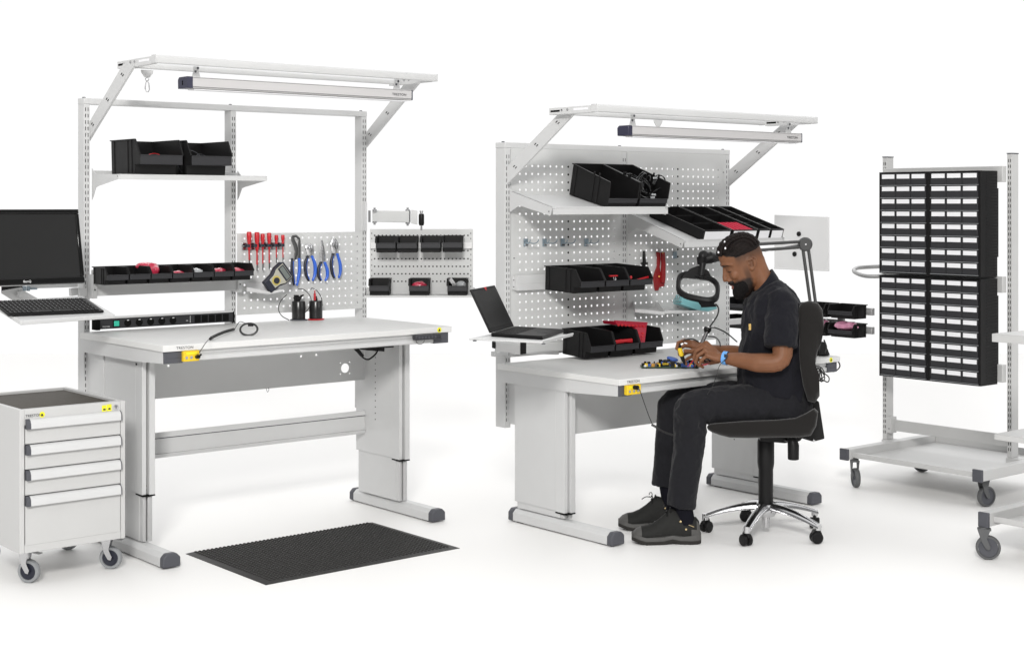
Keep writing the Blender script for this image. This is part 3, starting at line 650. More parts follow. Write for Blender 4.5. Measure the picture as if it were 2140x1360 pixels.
# control box and cable below bench A
t = thing('control_box', 'black power control box fixed under the tall bench, right side', 'control box', (4.1,5.95,0.82))
p = [at(761,727,y=5.95), at(799,719,y=5.95)]
mb = MB(); mb.box((p[0].x-0.01,5.85,0.832),(p[1].x,6.02,0.862)); mb.prism([(p[0].x,5.93,0.831),(p[1].x,5.93,0.831),(p[1].x,5.93,0.805),(p[0].x,5.93,0.818)],(0,0.06,0)); part(t, 'case', mb, BP, bevel=0.002)
mb = MB(); mb.tube(spline([at(738,721,y=5.9),at(744,729,y=5.9),at(750,739,y=5.9),at(760,748,y=5.9),at(769,751,y=5.9),at(778,746,y=5.9),at(786,738,y=5.9),at(791,728,y=5.9)],6),0.0042,8)
mb.tube([at(743,727,y=5.895),at(758,744,y=5.895)],[0.011,0.008],10); solo('power_lead', mb, BP, 'thick black lead with connector hanging under right end of tall bench', 'cable')
mb = MB(); mb.tube(spline([at(298,748,y=5.95),at(295,755,y=5.95),at(289,760,y=5.95),at(284,761,y=5.95)],6),0.0045,8); solo('cable_end', mb, BP, 'short black cable under the left front corner of tall bench', 'cable')
mb = MB(); mb.tube(spline([at(556,811,y=6.19),at(559,819,y=6.19),at(562,814,y=6.19),at(561,810,y=6.19)],4),0.0012,6); solo('cable_tie', mb, CBL, 'tiny wire loop under the modesty panel of tall bench', 'wire')
# ---------------------------------------------------------------- monitor, keyboard, pedestal, mat, swing arm panel
mx1 = 2.628; my = 6.0; mz0 = 1.192; th = R(12.5); mw, mh = 0.505, 0.322
T = Matrix.Translation(Vector((mx1, my, mz0))) @ Matrix.Rotation(-th, 4, 'X')
t = thing('computer_monitor', 'wide black computer monitor at the left edge of the photo', 'monitor', (2.4,6.05,1.12))
def lm(f):
    m = MB(); m.T = T; f(m); return m
part(t, 'bezel', lm(lambda m: (m.box((-mw,0,0),(0,0.03,0.028)), m.box((-mw,0,mh-0.020),(0,0.03,mh)), m.box((-0.017,0,0.0281),(0,0.03,mh-0.0201)), m.box((-mw,0,0.0281),(-mw+0.017,0.03,mh-0.0201)), m.box((-mw+0.02,0.0085,0.02),(-0.015,0.045,mh-0.02)))), GB, bevel=0.004)
part(t, 'screen', lm(lambda m: m.quad((-mw+0.017,0.006,0.028),(-0.017,0.006,0.028),(-0.017,0.006,mh-0.020),(-mw+0.017,0.006,mh-0.020))), SCR)
text(t, 'brand_print', 'BenQ', 0.014, tuple(T @ Vector((-0.145*1.0-0.145+0.02,-0.0006,0.009))), (1,0,0), tuple((T.to_3x3() @ Vector((0,0,1)))), TXW)
t = thing('monitor_arm', 'white metal arm and black bracket carrying the monitor from left post', 'monitor arm', (2.5,6.2,1.1))
mb = MB(); q_ = at(4,600,d=6.5); q2_ = at(45,600,d=6.5); mb.prism([at(2,590,d=6.55),at(46,588,d=6.55),at(46,612,d=6.55),at(2,614,d=6.55)], VF*0.04); part(t, 'mount', mb, GB, bevel=0.004)
mb = MB(); a, b = at(32,607,d=6.5), at(60,622,d=6.75)
mb.prism([at(4,607,d=6.35),at(44,600,d=6.5),at(72,626,d=6.7),at(36,628,d=6.5)], (0,0.01,-0.012)); mb.prism([at(36,610,d=6.45),at(50,607,d=6.5),at(98,634,d=6.9),at(84,640,d=6.85)],(0,0.005,-0.016))
part(t, 'lower_arm', mb, W_, bevel=0.001)
mb = MB(); mb.prism([at(63,592,y=6.30),at(163,588,y=6.42),at(163,600,y=6.42),at(66,603,y=6.30)], (0,0.05,0)); mb.prism([at(149,603,y=6.44),at(166,601,y=6.44),at(166,616,y=6.44),at(150,619,y=6.44)],(0,0.03,0)); mb.box(at(162,602,y=6.43),at(184,620,y=6.40)+Vector((0,0.01,0)))
part(t, 'upper_arm', mb, W_, bevel=0.0015)
mb = MB()
for px in (51, 59): mb.box(at(px,598,y=6.28),at(px+4,608,y=6.28)+Vector((0,0.02,0)))
mb.box(at(66,602,y=6.29),at(78,605,y=6.29)+Vector((0,0.03,0))); part(t, 'clamp', mb, ZNC)
FL, FR, BR_ = at(43.5,671,d=6.0), at(241,657,d=6.3), at(172,618,d=6.5)
BL_ = FL+(BR_-FR); nn = (FR-FL).cross(BR_-FR).normalized()
t = thing('keyboard_tray', 'thick white tray holding the keyboard, before the monitor', 'tray', (FL+FR)/2)
mb = MB(); mb.prism([FL,FR,BR_,BL_], nn*-0.018); part(t, 'tray', mb, W_, bevel=0.003)
t = thing('keyboard', 'flat black computer keyboard on the white tray', 'keyboard', (FL+BR_)/2)
K0 = at(26,660,d=6.17)+nn*0.001; K1 = at(212,647,d=6.42)+nn*0.001; eu = (K1-K0); eu -= nn*eu.dot(nn); ku = eu.length; eu.normalize(); ev = nn.cross(eu); kv = 0.165
K0 = FL+eu*0.005+ev*0.060+nn*0.002; ku = 0.415; kv = 0.195
# keyboard runs past the frame on the left
K0 = K0-eu*0.035
mb = MB(); mb.prism([K0,K0+eu*ku,K0+eu*ku+ev*kv,K0+ev*kv], nn*0.010); part(t, 'case', mb, BP, bevel=0.003)
mb = MB(); random.seed(4)
for j in range(6):
    xk = 0.008; 
    while xk < ku-0.02:
        w = 0.0155 if not (j == 0 and 0.1 < xk < 0.2) else 0.09
        if xk+w > ku-0.006: break
        c = K0+eu*(xk+w/2)+ev*(0.018+j*0.0305)+nn*0.0125
        mb.obox(c, eu*(w/2-0.0012), ev*0.0135, nn*0.0018, 0)
        mb.obox(c+nn*0.0020-eu*w*0.15+ev*0.003, eu*0.0018, ev*0.0014, nn*0.0002, 1); xk += w+0.003
part(t, 'keys', mb, [mat('key_black',(0.0085,0.008,0.008),0.6,spec=0.2), RUL], smooth=0)

# drawer pedestal
def castor(parent, c, r, w, yaw, name='castor', forkm=None, tyre=None, hubm=None, brake=True, ht=None, fr=0.72):
    """c: floor contact; yaw: rolling direction"""
    c = Vector(c); dr = Vector((math.cos(yaw), math.sin(yaw), 0)); sd = Vector((-dr.y, dr.x, 0)); ax = c+UP*r
    top = ht or (2*r+0.03)
    mb = MB(); off = -dr*r*0.45
    for s in (-1, 1):
        p = ax+sd*s*(w/2+0.003)
        mb.prism([p+UP*-0.009+dr*0.004, p+UP*0.006+dr*0.009, p+UP*r*0.75-dr*r*0.1, c+sd*s*(w/2+0.003)+UP*(top-0.012)+dr*r*0.15, c+off*1.9+sd*s*(w/2+0.003)+UP*(top-0.012), p+off*1.2+UP*r*0.5, p+off*0.55+UP*0.0, p-dr*0.008-UP*0.006], sd*s*0.003)
    mb.prism([c+off*1.9-sd*(w/2+0.006)+UP*(top-0.014), c+off*1.9+sd*(w/2+0.006)+UP*(top-0.014), c-off*0.5+sd*(w/2+0.006)+UP*(top-0.014), c-off*0.5-sd*(w/2+0.006)+UP*(top-0.014)], UP*0.008)
    mb.cyl(c+off*0.8+UP*(top-0.006), c+off*0.8+UP*top, 0.022, 16)
    o = part(parent, name, mb, forkm or STL, bevel=0.001)
    mb = MB(); mb.lathe([(r*fr,-w/2),(r*0.93,-w/2),(r,-w/2+0.006),(r,w/2-0.006),(r*0.93,w/2),(r*fr,w/2),(r*fr,-w/2)], ax, sd, 30, cap=False); part(o, 'tyre', mb, tyre or RUL)
    mb = MB(); mb.lathe([(0,-w/2-0.002),(0.010,-w/2-0.002),(0.011,-w/2+0.006),(r*fr-0.001,-w/2+0.004),(r*fr-0.001,w/2-0.004),(0.011,w/2-0.006),(0.010,w/2+0.002),(0,w/2+0.002)], ax, sd, 26); part(o, 'wheel_hub', mb, hubm or DG)
    if brake:
        mb = MB(); q = c+UP*(top-0.022)-off*0.3; mb.prism([q-sd*0.012, q+sd*0.012, q+dr*0.045+sd*0.016-UP*0.006, q+dr*0.045-sd*0.016-UP*0.006], UP*0.003); part(o, 'brake_lever', mb, STL, bevel=0.001)
    return o
py = 5.70
pxl, pxr = at(41,900,y=py).x, at(262,900,y=py).x; pzt = at(41,857,y=py).z; pzb = at(47,1157,y=py).z; pyb = py+0.60
t = thing('drawer_pedestal', 'white mobile drawer cabinet with four drawers and dark top mat', 'drawer cabinet', ((pxl+pxr)/2, py+0.3, 0))
mb = MB()
mb.box((pxl,py,pzb),(pxl+0.02,pyb,pzt)); mb.box((pxr-0.02,py,pzb),(pxr,pyb,pzt)); mb.box((pxl+0.0202,pyb-0.02,pzb),(pxr-0.0202,pyb,pzt)); mb.box((pxl+0.0202,py+0.0008,pzb),(pxr-0.0202,pyb-0.0202,pzb+0.035))
mb.box((pxl+0.0202,py+0.0008,pzt-0.062),(pxr-0.0202,py+0.03,pzt)); mb.box((pxl+0.0202,py+0.0302,pzt-0.03),(pxr-0.0202,pyb-0.0202,pzt-0.016))
part(t, 'body', mb, PW, bevel=0.0025)
mb = MB(); mb.box((pxl+0.0204,py+0.0305,pzt-0.0158),(pxr-0.0204,pyb-0.0204,pzt-0.011)); part(t, 'top_mat', mb, BRZ)
mb = MB(); mb.box((pxl+0.021,py+0.028,pzb+0.034),(pxr-0.021,py+0.03,pzt-0.06)); part(t, 'drawer_gap', mb, BK)
dl, dr_ = pxl+0.023, pxr-0.023
tops = [at(52,y_,y=py).z for y_ in (876,930,983,1037)]+[at(52,1142,y=py).z]
for i in range(4):
    za, zb = tops[i+1]+0.0035, tops[i]
    mb = MB(); mb.box((dl,py-0.001,za),(dr_,py+0.02,zb-0.040)); mb.box((dl,py+0.010,zb-0.0402),(dr_,py+0.02,zb-0.0005))
    o = part(t, 'drawer', mb, PW, bevel=0.0012)
    mb = MB(); prof = [(py+0.009,zb-0.001),(py-0.005,zb-0.001),(py-0.014,zb-0.007),(py-0.019,zb-0.018),(py-0.020,zb-0.038),(py-0.017,zb-0.038),(py-0.010,zb-0.022),(py+0.009,zb-0.022)]
    mb.prism([(dl+0.016,y_,z_) for y_,z_ in prof], (dr_-dl-0.020,0,0)); part(o, 'handle', mb, W_)
    for xa, L in ((dl, 0.0158), (dr_-0.0038, 0.0038)):
        mb = MB(); prof2 = [(py+0.009,zb),(py-0.005,zb),(py-0.015,zb-0.007),(py-0.020,zb-0.018),(py-0.021,zb-0.039),(py+0.009,zb-0.039)]
        mb.prism([(xa,y_,z_) for y_,z_ in prof2], (L,0,0)); part(o, 'handle_end', mb, DG, bevel=0.0005)
text(t, 'brand_print', 'TRESTON', 0.014, (at(53,868,y=py).x,py-0.0008,at(66,868,y=py).z-0.005), (1,0,0), (0,0,1), TXT, 1.05)
q = at(88,866,y=py); mb = MB(); mb.cyl((q.x,py-0.0008,q.z),(q.x,py,q.z),0.0115,20); o = part(t, 'warning_sticker', mb, YEB)
mb = MB(); mb.prism([(q.x-0.006,py-0.0016,q.z-0.006),(q.x+0.006,py-0.0016,q.z-0.006),(q.x,py-0.0016,q.z+0.006)],(0,0.0006,0)); part(o, 'warning_symbol', mb, TXT)
for (p0, p1) in (((213,847),(222,859)),((223,845),(233,858))):
    a, b = at(*p0,y=py), at(*p1,y=py); mb = MB(); mb.box((a.x,py-0.0008,b.z),(b.x,py,a.z)); o = part(t, 'warning_sticker', mb, YEB)
    mb = MB(); c = (a+b)/2; mb.box((c.x-0.004,py-0.0014,c.z-0.008),(c.x+0.006,py-0.0009,c.z-0.001)); part(o, 'warning_symbol', mb, TXT)
a = at(242,851,y=py); mb = MB(); mb.lathe([(0,0),(0.010,0),(0.011,0.003),(0,0.004)],(a.x,py+0.001,a.z),(0,-1,0),20); mb.box((a.x-0.001,py-0.0045,a.z-0.006),(a.x+0.001,py-0.002,a.z+0.006),1); part(t, 'lock', mb, [STL, NAV])
w1, w2 = at(62,1217,z=0), at(233,1188,z=0)
for c, yw in ((w1, -0.9), (w2, -0.75), (w2+Vector((0.0,0.44,0)), -0.8), (w1+Vector((0,0.44,0)), -0.8)):
    castor(t, (c.x, c.y+0.005, 0), 0.047, 0.026, yw, ht=pzb, brake=True, hubm=NAV)

# floor mat with round bumps
m0 = Vector((3.02,5.16,0)); ML, MW_ = 0.985, 0.685
mb = MB(); mb.T = Matrix.Translation(m0)
e = 0.028
def mb_quadring():
    z = 0.0055
    mb._add([(0,0,0.0015),(ML,0,0.0015),(ML,MW_,0.0015),(0,MW_,0.0015),(e,e,z),(ML-e,e,z),(ML-e,MW_-e*0.3,z),(e,MW_-e*0.3,z),(0,0,0),(ML,0,0),(ML,MW_,0),(0,MW_,0)],
            [(0,1,5,4),(1,2,6,5),(2,3,7,6),(3,0,4,7),(4,5,6,7),(8,9,1,0),(9,10,2,1),(10,11,3,2),(11,8,0,3)], 0)
mb_quadring()
nx, ny = 46, 32
for i in range(nx):
    for j in range(ny):
        x = e+0.012+i*(ML-2*e-0.024)/(nx-1); y = e+0.010+j*(MW_-1.3*e-0.018)/(ny-1)
        r = 0.0078; h = 0.0048; z = 0.0052
        ring = lambda rr, zz: [(x+rr*math.cos(k*math.pi/3+0.5), y+rr*math.sin(k*math.pi/3+0.5), zz) for k in range(6)]
        vs = ring(r, z)+ring(r*0.72, z+h*0.75)+[(x,y,z+h)]
        mb._add(vs, [(k,(k+1)%6,6+(k+1)%6,6+k) for k in range(6)]+[(6+k,6+(k+1)%6,12) for k in range(6)], 0)
solo('floor_mat', mb, MTM, 'black rubber anti-fatigue mat with round bumps lying on white floor', 'floor mat', smooth=50)

# swing arm and perforated panel with small bins, right of bench A
DP = 7.62
def q4(x, y, d=DP): return at(*z4(x, y), d=d)
t = thing('swing_arm', 'grey double jointed arm bolted to right post of tall bench', 'swing arm', q4(1130,200))
mb = MB(); mb.box(q4(1122,85,7.72), q4(1140,325,7.72)+Vector((0.0,0.05,0))); part(t, 'wall_plate', mb, W_, bevel=0.002)
mb = MB(); a, b = q4(1175,160,7.66), q4(1480,258,7.60); mb.prism([q4(1175,158,7.66),q4(1478,162,7.60),q4(1478,258,7.60),q4(1175,252,7.66)], VF*0.03); part(t, 'arm_tube', mb, PG, bevel=0.003)
mb = MB(); mb.prism([q4(1495,152),q4(1545,160),q4(1545,275),q4(1495,265)], VF*0.012); part(t, 'end_bracket', mb, W_, bevel=0.001)
for x, y in ((1192,150),(1465,150),(1192,260),(1465,268)): 
    mb = MB(); mb.lathe([(0,-0.008),(0.012,-0.008),(0.012,0),(0.006,0.002),(0.006,0.01),(0,0.01)], q4(x,y)+VF*0.015, (0,0,1 if y < 200 else -1), 12); part(t, 'pivot_bolt', mb, STL)
for a_, b_ in ((1156,1166),(1484,1494)):
    mb = MB(); mb.box(q4(a_,158), q4(b_,254)+Vector((0,0.02,0))); part(t, 'clevis', mb, STL)
mb = MB(); mb.tube([q4(1580,185),q4(1580,200),q4(1580,265),q4(1580,282)],[0.012,0.0145,0.0145,0.011],16); o = part(t, 'lever_handle', mb, BP)
mb = MB(); mb.tube([q4(1580,160),q4(1580,184)],[0.010,0.007],12); mb.tube([q4(1580,283),q4(1580,318)],[0.005,0.005],12); part(t, 'pivot_pin', mb, STL)
t = thing('perforated_panel', 'small perforated panel on the swing arm, with four bins and ledge of three', 'tool panel', q4(1580,860))
O = q4(1155,858); wid = (q4(2003,858)-O).length; hei = q4(1155,312).z-O.z
mb = MB(); pu = wid/26.5
rows = [358,484,550,613,674,736]
zt = O.z+hei; mb.quad(O,O+VR*wid,O+VR*wid+UP*hei,O+UP*hei)
mb.box(O,O) if False else None
for ry in rows:
    zz = q4(1580,ry).z-0.003
    for i in range(25):
        cc = O+VR*(0.025+i*(wid-0.05)/24); cc.z = zz; mb.obox(cc-VF*0.0008, VR*0.0036, VF*0.0003, UP*0.0034, 1)
for s in (0.010, wid-0.010):
    for k in range(12):
        cc = O+VR*s; cc.z = O.z+0.02+k*hei/12.5; mb.obox(cc-VF*0.0008, VR*0.0016, VF*0.0003, UP*0.004, 1)
mb.prism([O+UP*hei,O+VR*wid+UP*hei,O+VR*wid+UP*hei+VF*0.014,O+UP*hei+VF*0.014],UP*0.001); mb.prism([O+VR*wid,O+VR*wid+VF*0.014,O+VR*wid+VF*0.014+UP*hei,O+VR*wid+UP*hei],VR*0.001)
part(t, 'sheet', mb, [PG, BK], smooth=0)
mb = MB(); z_ = q4(1580,440).z; a = O+VR*0.004; a.z = z_-0.02; mb.prism([a,a+VR*(wid-0.008),a+VR*(wid-0.008)+UP*0.034,a+UP*0.034], -VF*0.016); part(t, 'bin_rail', mb, ALU, bevel=0.001)
ang = math.atan2(VR.y, VR.x)
mb = MB(); a = q4(1125,845); b = q4(2020,858); Ld = (b-a).length; a = a-VF*0.11
t2 = thing('ledge', 'narrow white ledge below the swing arm panel, carrying three bins', 'shelf', q4(1580,858))
mb.prism([a,a+VR*Ld,a+VR*Ld+VF*0.11,a+VF*0.11], UP*-0.002); mb.prism([a-UP*0.012,a+VR*Ld-UP*0.012,a+VR*Ld,a], VF*0.0015); mb.prism([a+VF*0.109,a+VR*Ld+VF*0.109,a+VR*Ld+VF*0.109+UP*0.035,a+VF*0.109+UP*0.035], -VF*0.002); mb.prism([a,a+VF*0.10,a+VF*0.10+UP*0.03],VR*0.002); mb.prism([a+VR*Ld,a+VR*Ld+VF*0.10,a+VR*Ld+VF*0.10+UP*0.03],VR*0.002)
part(t2, 'pan', mb, W_, bevel=0.0005)
def fr(x, y, back): p = q4(x, y); return frame(p+VF*back, ang)
tops4 = [(1305,498),(1477,498),(1668,496),(1845,494)]
l4 = ['small black bin at the left end of the upper row on swing arm panel', 'small black bin, second in the upper row on swing arm panel', 'small black bin, third in the upper row on swing arm panel', 'small black bin at the right end of the upper row on swing arm panel']
up4 = []
for i, (x, y) in enumerate(tops4): up4.append(frame(q4(x, y)-VF*0.018, ang))
U4 = bins(4, up4, (0.104,0.13,0.082,0.05), l4, 'small bins in the upper row of the swing arm panel')
l3 = ['small empty black bin at the left end of the ledge', 'small black bin in the middle of the ledge, holding red bag', 'small black bin at the right end of the ledge, holding clear bags']
low = [frame(Vector((p.x,p.y,a.z+0.0005))-VF*0.008, ang) for p in (q4(1250,842), q4(1573,842), q4(1883,842))]
L3 = bins(3, low, (0.108,0.10,0.080,0.045), l3, 'small bins on the ledge of the swing arm panel', proto=U4[0])
for o in L3: pass
c = low[1].translation; bag(c-VF*0.055+UP*0.045, (0.040,0.035,0.020), 8, PNK, 'crumpled red bag in the middle bin on the ledge')
c = low[2].translation; bag(c-VF*0.055+UP*0.045+VR*0.02, (0.026,0.03,0.022), 9, CLB, 'crumpled clear bag of small screws in the right ledge bin')
mb = MB(); c = c-VF*0.06+UP*0.058-VR*0.022; mb.obox(c, (VR*0.6+UP*-0.8)*0.030, VF*0.002, (VR*0.8+UP*0.6)*0.010); solo('steel_bracket', mb, STL, 'small shiny steel bracket standing in the right ledge bin', 'metal part', bevel=0.001)
# ---------------------------------------------------------------- bench B
# two perforated backboards
for k, (xa, xb) in enumerate(((4.650, 5.410), (5.450, 6.220))):
    t = thing('perforated_panel', ['tall perforated backboard with four hooks, left half behind the sitting workbench', 'tall perforated backboard with red cutter, right half behind the seated man'][k], 'tool panel', ((xa+xb)/2, 5.58, 0.77))
    mb = MB(); nu = 17; pu = 0.0405; mu = ((xb-xa)-(nu-1)*pu)/2
    mb.sheet((xa,5.578,0.772),(1,0,0),(0,0,1),nu,24,pu,0.0398,0.0060,(mu,mu),(0.030,0.087))
    mb.box((xa,5.5785,0.7715),(xb,5.60,0.7725)); mb.box((xa,5.5784,0.773),(xa+0.0015,5.60,1.80)); mb.box((xb-0.0015,5.5784,0.773),(xb,5.60,1.80))
    part(t, 'sheet', mb, PG, smooth=0)
    mb = MB(); c = xa+mu+8*pu; mb.box((c-0.016,5.5805,0.775),(c+0.016,5.60,1.76)); part(t, 'stiffener', mb, BK)
    mb = MB()
    for xx, s in ((xa+0.018,1),(xb-0.018,-1)):
        for zz in (1.705,1.26,0.80): mb.cyl((xx,5.5755,zz),(xx,5.578,zz),0.003,8)
    part(t, 'rivet', mb, DG)

def tilt_shelf(label, xa, xb, yb, zb, yf, zf, lip, brk):
    t = thing('shelf', label, 'shelf', ((xa+xb)/2, (yb+yf)/2, zf))
    d = Vector((0, yf-yb, zf-zb)); n = Vector((0, -d.z, d.y)).normalized(); n = n if n.z > 0 else -n; dn = d.normalized()
    o = Vector((xa, yb, zb)); w = Vector((xb-xa, 0, 0)); mb = MB()
    mb.prism([o, o+w, o+w+d, o+d], -n*0.002)
    f = o+d; mb.prism([f, f+w, f+w-UP*lip, f-UP*lip], Vector((0,0.0015,0)))
    mb.prism([f+Vector((0.02,0,0)), f+w-Vector((0.02,0,0)), f+w-Vector((0.02,0,0))+n*0.012, f+Vector((0.02,0,0))+n*0.012], -dn*0.0015)
    part(t, 'board', mb, W_, bevel=0.0006)
    for x in brk:
        mb = MB(); p = lambda a, b: Vector((x, yb, zb))+dn*a+n*b; L = d.length
        mb.prism([Vector((x,yb+0.012,zb+0.03)),Vector((x,yb+0.012,zb-0.085)),Vector((x,yb-0.01,zb-0.075)),p(0.07,-0.038),p(0.10,-0.036),p(L,-0.032),p(L+0.006,0.012),p(0.0,0.018)], (0.0035,0,0))
        mb.prism([p(0,0.018),p(L+0.006,0.012),p(L+0.006,0.012)+Vector((0.02,0,0)),p(0,0.018)+Vector((0.02,0,0))],-n*0.0015); mb.cyl(p(L-0.012,-0.014)+Vector((-0.001,0,0)),p(L-0.012,-0.014),0.0035,8,1)
        part(t, 'bracket', mb, [W_, DG])
    return o, d, n, dn
tl = math.atan2(0.085, 0.29)
o1, d1, n1, dn1 = tilt_shelf('forward sloping white shelf carrying two deep black bins, upper left on backboard', 4.64, 5.425, 5.55, 1.573, 5.255, 1.503, 0.026, (4.628, 5.413))
al1 = math.atan2(-d1.z, -d1.y)
fl = at(1268,433,y=5.262).x
wB = at(1393,432,y=5.262).x-fl
spots = []
for i in range(2):
    cxx = fl+wB*(0.245+0.51*i); spots.append(frame(Vector((cxx, 5.255, 1.5065))-dn1*0.298+Vector((0,0,0)), 0, al1))
BSB = bins(2, spots, (wB*0.495, 0.29, 0.160, 0.048, 0.985, 0.16, 0.985, 0.128), ['deep empty black bin, left one on the upper sloping shelf', 'deep black bin full of black cables, right one on the upper sloping shelf'], 'deep bins on the upper sloping shelf', None)
# side profile of these bins is nearly straight fronted
c = spots[1].translation+dn1*0.17+n1*0.075
mb = MB(); random.seed(5)
for k in range(9):
    q = random.random()*6.28; r = 0.045+0.03*random.random()
    mb.tube(arc(c+Vector((random.uniform(-.02,.03),random.uniform(-.05,.03),random.uniform(-.01,.04))), r, 0, 300, 22, (math.cos(q),math.sin(q)*.4,.3*math.sin(q*3)), (-.3*math.sin(q),.4*math.cos(q),.8)), 0.0028, 6)
mb.tube(spline([at(1372,375,y=5.30),at(1368,371,y=5.30),at(1376,366,y=5.30),at(1386,370,y=5.30),at(1390,380,y=5.30),at(1381,392,y=5.30),at(1368,400,y=5.30),at(1358,412,y=5.30),at(1356,424,y=5.32)],6),0.0035,6)
mb.tube([at(1371,374,y=5.3),at(1365,386,y=5.3)],[0.012,0.009],8)
t = thing('power_cable', 'tangle of black power cables spilling from deep right bin', 'cable', c); part(t, 'cable', mb, mat('glossy_cable',(0.012,0.012,0.013),0.25,spec=0.6))
mb = MB()
for p in (at(1369,372,y=5.295), at(1364,413,y=5.28), at(1366,407,y=5.28)): mb.obox(p, VR*0.011, VF*0.006, UP*0.005)
part(t, 'connector', mb, CLB, bevel=0.002)

o2, d2, n2, dn2 = tilt_shelf('forward sloping white shelf carrying four shallow trays, lower right on backboard', 5.452, 6.235, 5.55, 1.458, 5.165, 1.335, 0.028, (5.440, 6.222))
al2 = math.atan2(-d2.z, -d2.y); Ls = d2.length
segs = [((1468,1524),2,'wide shallow black tray with white label, leftmost on the lower sloping shelf'),((1528,1579),2,'wide shallow black tray holding red parts, second on the lower sloping shelf'),((1582,1606),1,'narrow shallow black tray with white label, third on the lower sloping shelf'),((1608,1634),1,'narrow shallow black tray with white label, rightmost on the lower sloping shelf')]
for k, ((pa, pb), kind, lb_) in enumerate(segs):
    xa = at(pa,490,y=5.165).x; xb = at(pb,490,y=5.165).x; w = xb-xa; M = frame(Vector(((xa+xb)/2,5.55,1.4585))+dn2*0.0+n2*0.002, 0, al2)
    t = thing('parts_tray', lb_, 'parts tray', M, 'shallow trays with white labels on the lower sloping shelf')
    Lt, h = Ls-0.002, 0.057; mb = MB(); tt = 0.003
    mb.box((-w/2,-Lt,0),(w/2,0,0.003)); mb.box((-w/2,-Lt,0.0031),(-w/2+tt,0,h)); mb.box((w/2-tt,-Lt,0.0031),(w/2,0,h)); mb.box((-w/2+tt,-tt,0.0031),(w/2-tt,0,h)); mb.box((-w/2+tt,-Lt,0.0031),(w/2-tt,-Lt+tt,h))
    for yy in (-Lt*0.33,-Lt*0.66): mb.box((-w/2+tt,yy-0.001,0.0031),(w/2-tt,yy+0.001,h*0.86))
    for xx in (-w/2,w/2-0.0012): mb.box((xx,-Lt,h+0.0002),(xx+0.0012,0,h+0.0008),1)
    part(t, 'body', mb, [BP, GRV], local=True)
    mb = MB(); mb.box((-w/2+0.0075,-Lt-0.0015,0.009),(w/2-0.0075,-Lt,h-0.007)); part(t, 'label_card', mb, LBL, local=True)
    if k == 1:
        t = thing('red_parts', 'row of bright red plastic strips in the second shallow tray', 'parts', M); mb = MB()
        for q in range(5): mb.box((-w*0.42+q*w*0.17,-Lt*0.97,0.03),(-w*0.42+q*w*0.17+w*0.13,-Lt*0.66,h-0.004))
        part(t, 'strip', mb, mat('matt_crimson',(0.45,0.012,0.04),0.7,spec=0.1), local=True)
def z5(x, y): return (960+x/4.25, 480+y/4.25)
def p5(x, y, yy=5.57): return at(*z5(x, y), y=yy)
# hooks
for i, (x, lb_) in enumerate(((590,'zinc panel hook, leftmost of four on the backboard'),(757,'zinc panel hook, second from left on the backboard'),(918,'zinc panel hook, third from left with darker clip, near the dark hole column'),(1128,'zinc panel hook, rightmost of four on the backboard'))):
    t = thing('panel_hook', lb_, 'hook', p5(x, 112, 5.575), 'four zinc hooks on the backboard')
    a = p5(x-17,80,5.574); b = p5(x+17,148,5.574); mb = MB(); mb.box((a.x,5.571,b.z),(b.x,5.5765,a.z)); mb.box((a.x+0.004,5.566,b.z+0.004),(b.x-0.004,5.571,b.z+0.012),1); part(t, 'clip', mb, [ZNC, DST if i == 2 else STL], bevel=0.001)
    c = p5(x, 110, 5.57); mb = MB()
    for s in (-1, 1):
        mb.tube(spline([c,c+Vector((s*0.010,-0.012,-0.004)),c+Vector((s*0.022,-0.045,-0.006)),c+Vector((s*0.026,-0.062,0.004)),c+Vector((s*0.028,-0.066,0.014))],4),0.0026,6)
    part(t, 'prong', mb, ZNC)
# rail with three medium bins
t = thing('bin_rail', 'flat white rail across left backboard, carrying three black bins at its right', 'rail', (5.0,5.56,1.10))
mb = MB(); mb.box((4.668,5.550,1.100),(5.46,5.5745,1.176)); mb.box((4.668,5.5485,1.134),(5.46,5.5498,1.140),0); part(t, 'profile', mb, LBL if False else W_, bevel=0.002)
mb = MB(); mb.box((4.652,5.568,1.104),(4.667,5.577,1.172)); mb.cyl((4.658,5.566,1.118),(4.658,5.568,1.118),0.003,8,1); mb.cyl((4.658,5.566,1.152),(4.658,5.568,1.152),0.003,8,1); part(t, 'mount', mb, [W_, DG])
xl = at(1206,614,y=5.30).x; yb_ = at(1168,609,x=xl).y; zb_ = at(1206,614,y=5.30).z
wr = (at(1366,603,y=5.275).x-xl)/3
mid = bins(3, [frame((xl+wr*(i+0.5), 5.545, zb_+0.009), 0, R(2.6)) for i in range(3)], (wr*0.98, 0.265, 0.118, 0.062),
    ['medium black bin on the backboard rail, leftmost of three, empty', 'medium black bin on the backboard rail, middle, with red tool inside', 'medium black bin on the backboard rail, rightmost of three, red knife inside'], 'three medium bins on the backboard rail')
c = mid[1]['_M']; 
mb = MB(); p = p5(1368,410,5.32); mb.obox(p, (0.026,0,0), (0,0.006,0), (0,0,0.0035)); solo('hex_key_set', mb, RED, 'flat red tool handle in the middle bin on the backboard rail', 'tool', bevel=0.001)
mb = MB(); 
for s in (-1, 1): mb.cyl(p+Vector((s*0.007+0.002,-0.004,-0.006)), p+Vector((s*0.006+0.002,-0.01,-0.024)), 0.003, 8)
solo('steel_bits', mb, STL, 'two small steel bits below the red handle in the middle bin', 'tool')
mb = MB(); mb.prism([p5(1585,440,5.30),p5(1690,410,5.30),p5(1692,428,5.30),p5(1600,446,5.30)], (0,0.012,0)); solo('knife', mb, RED, 'red utility knife across the rightmost bin on backboard rail', 'knife', bevel=0.002)
mb = MB(); mb.ell(p5(1524,424,5.30),(0.007,0.007,0.009),12,8); solo('rotary_tool', mb, RED, 'small round red knob tool in the rightmost bin on backboard rail', 'tool')
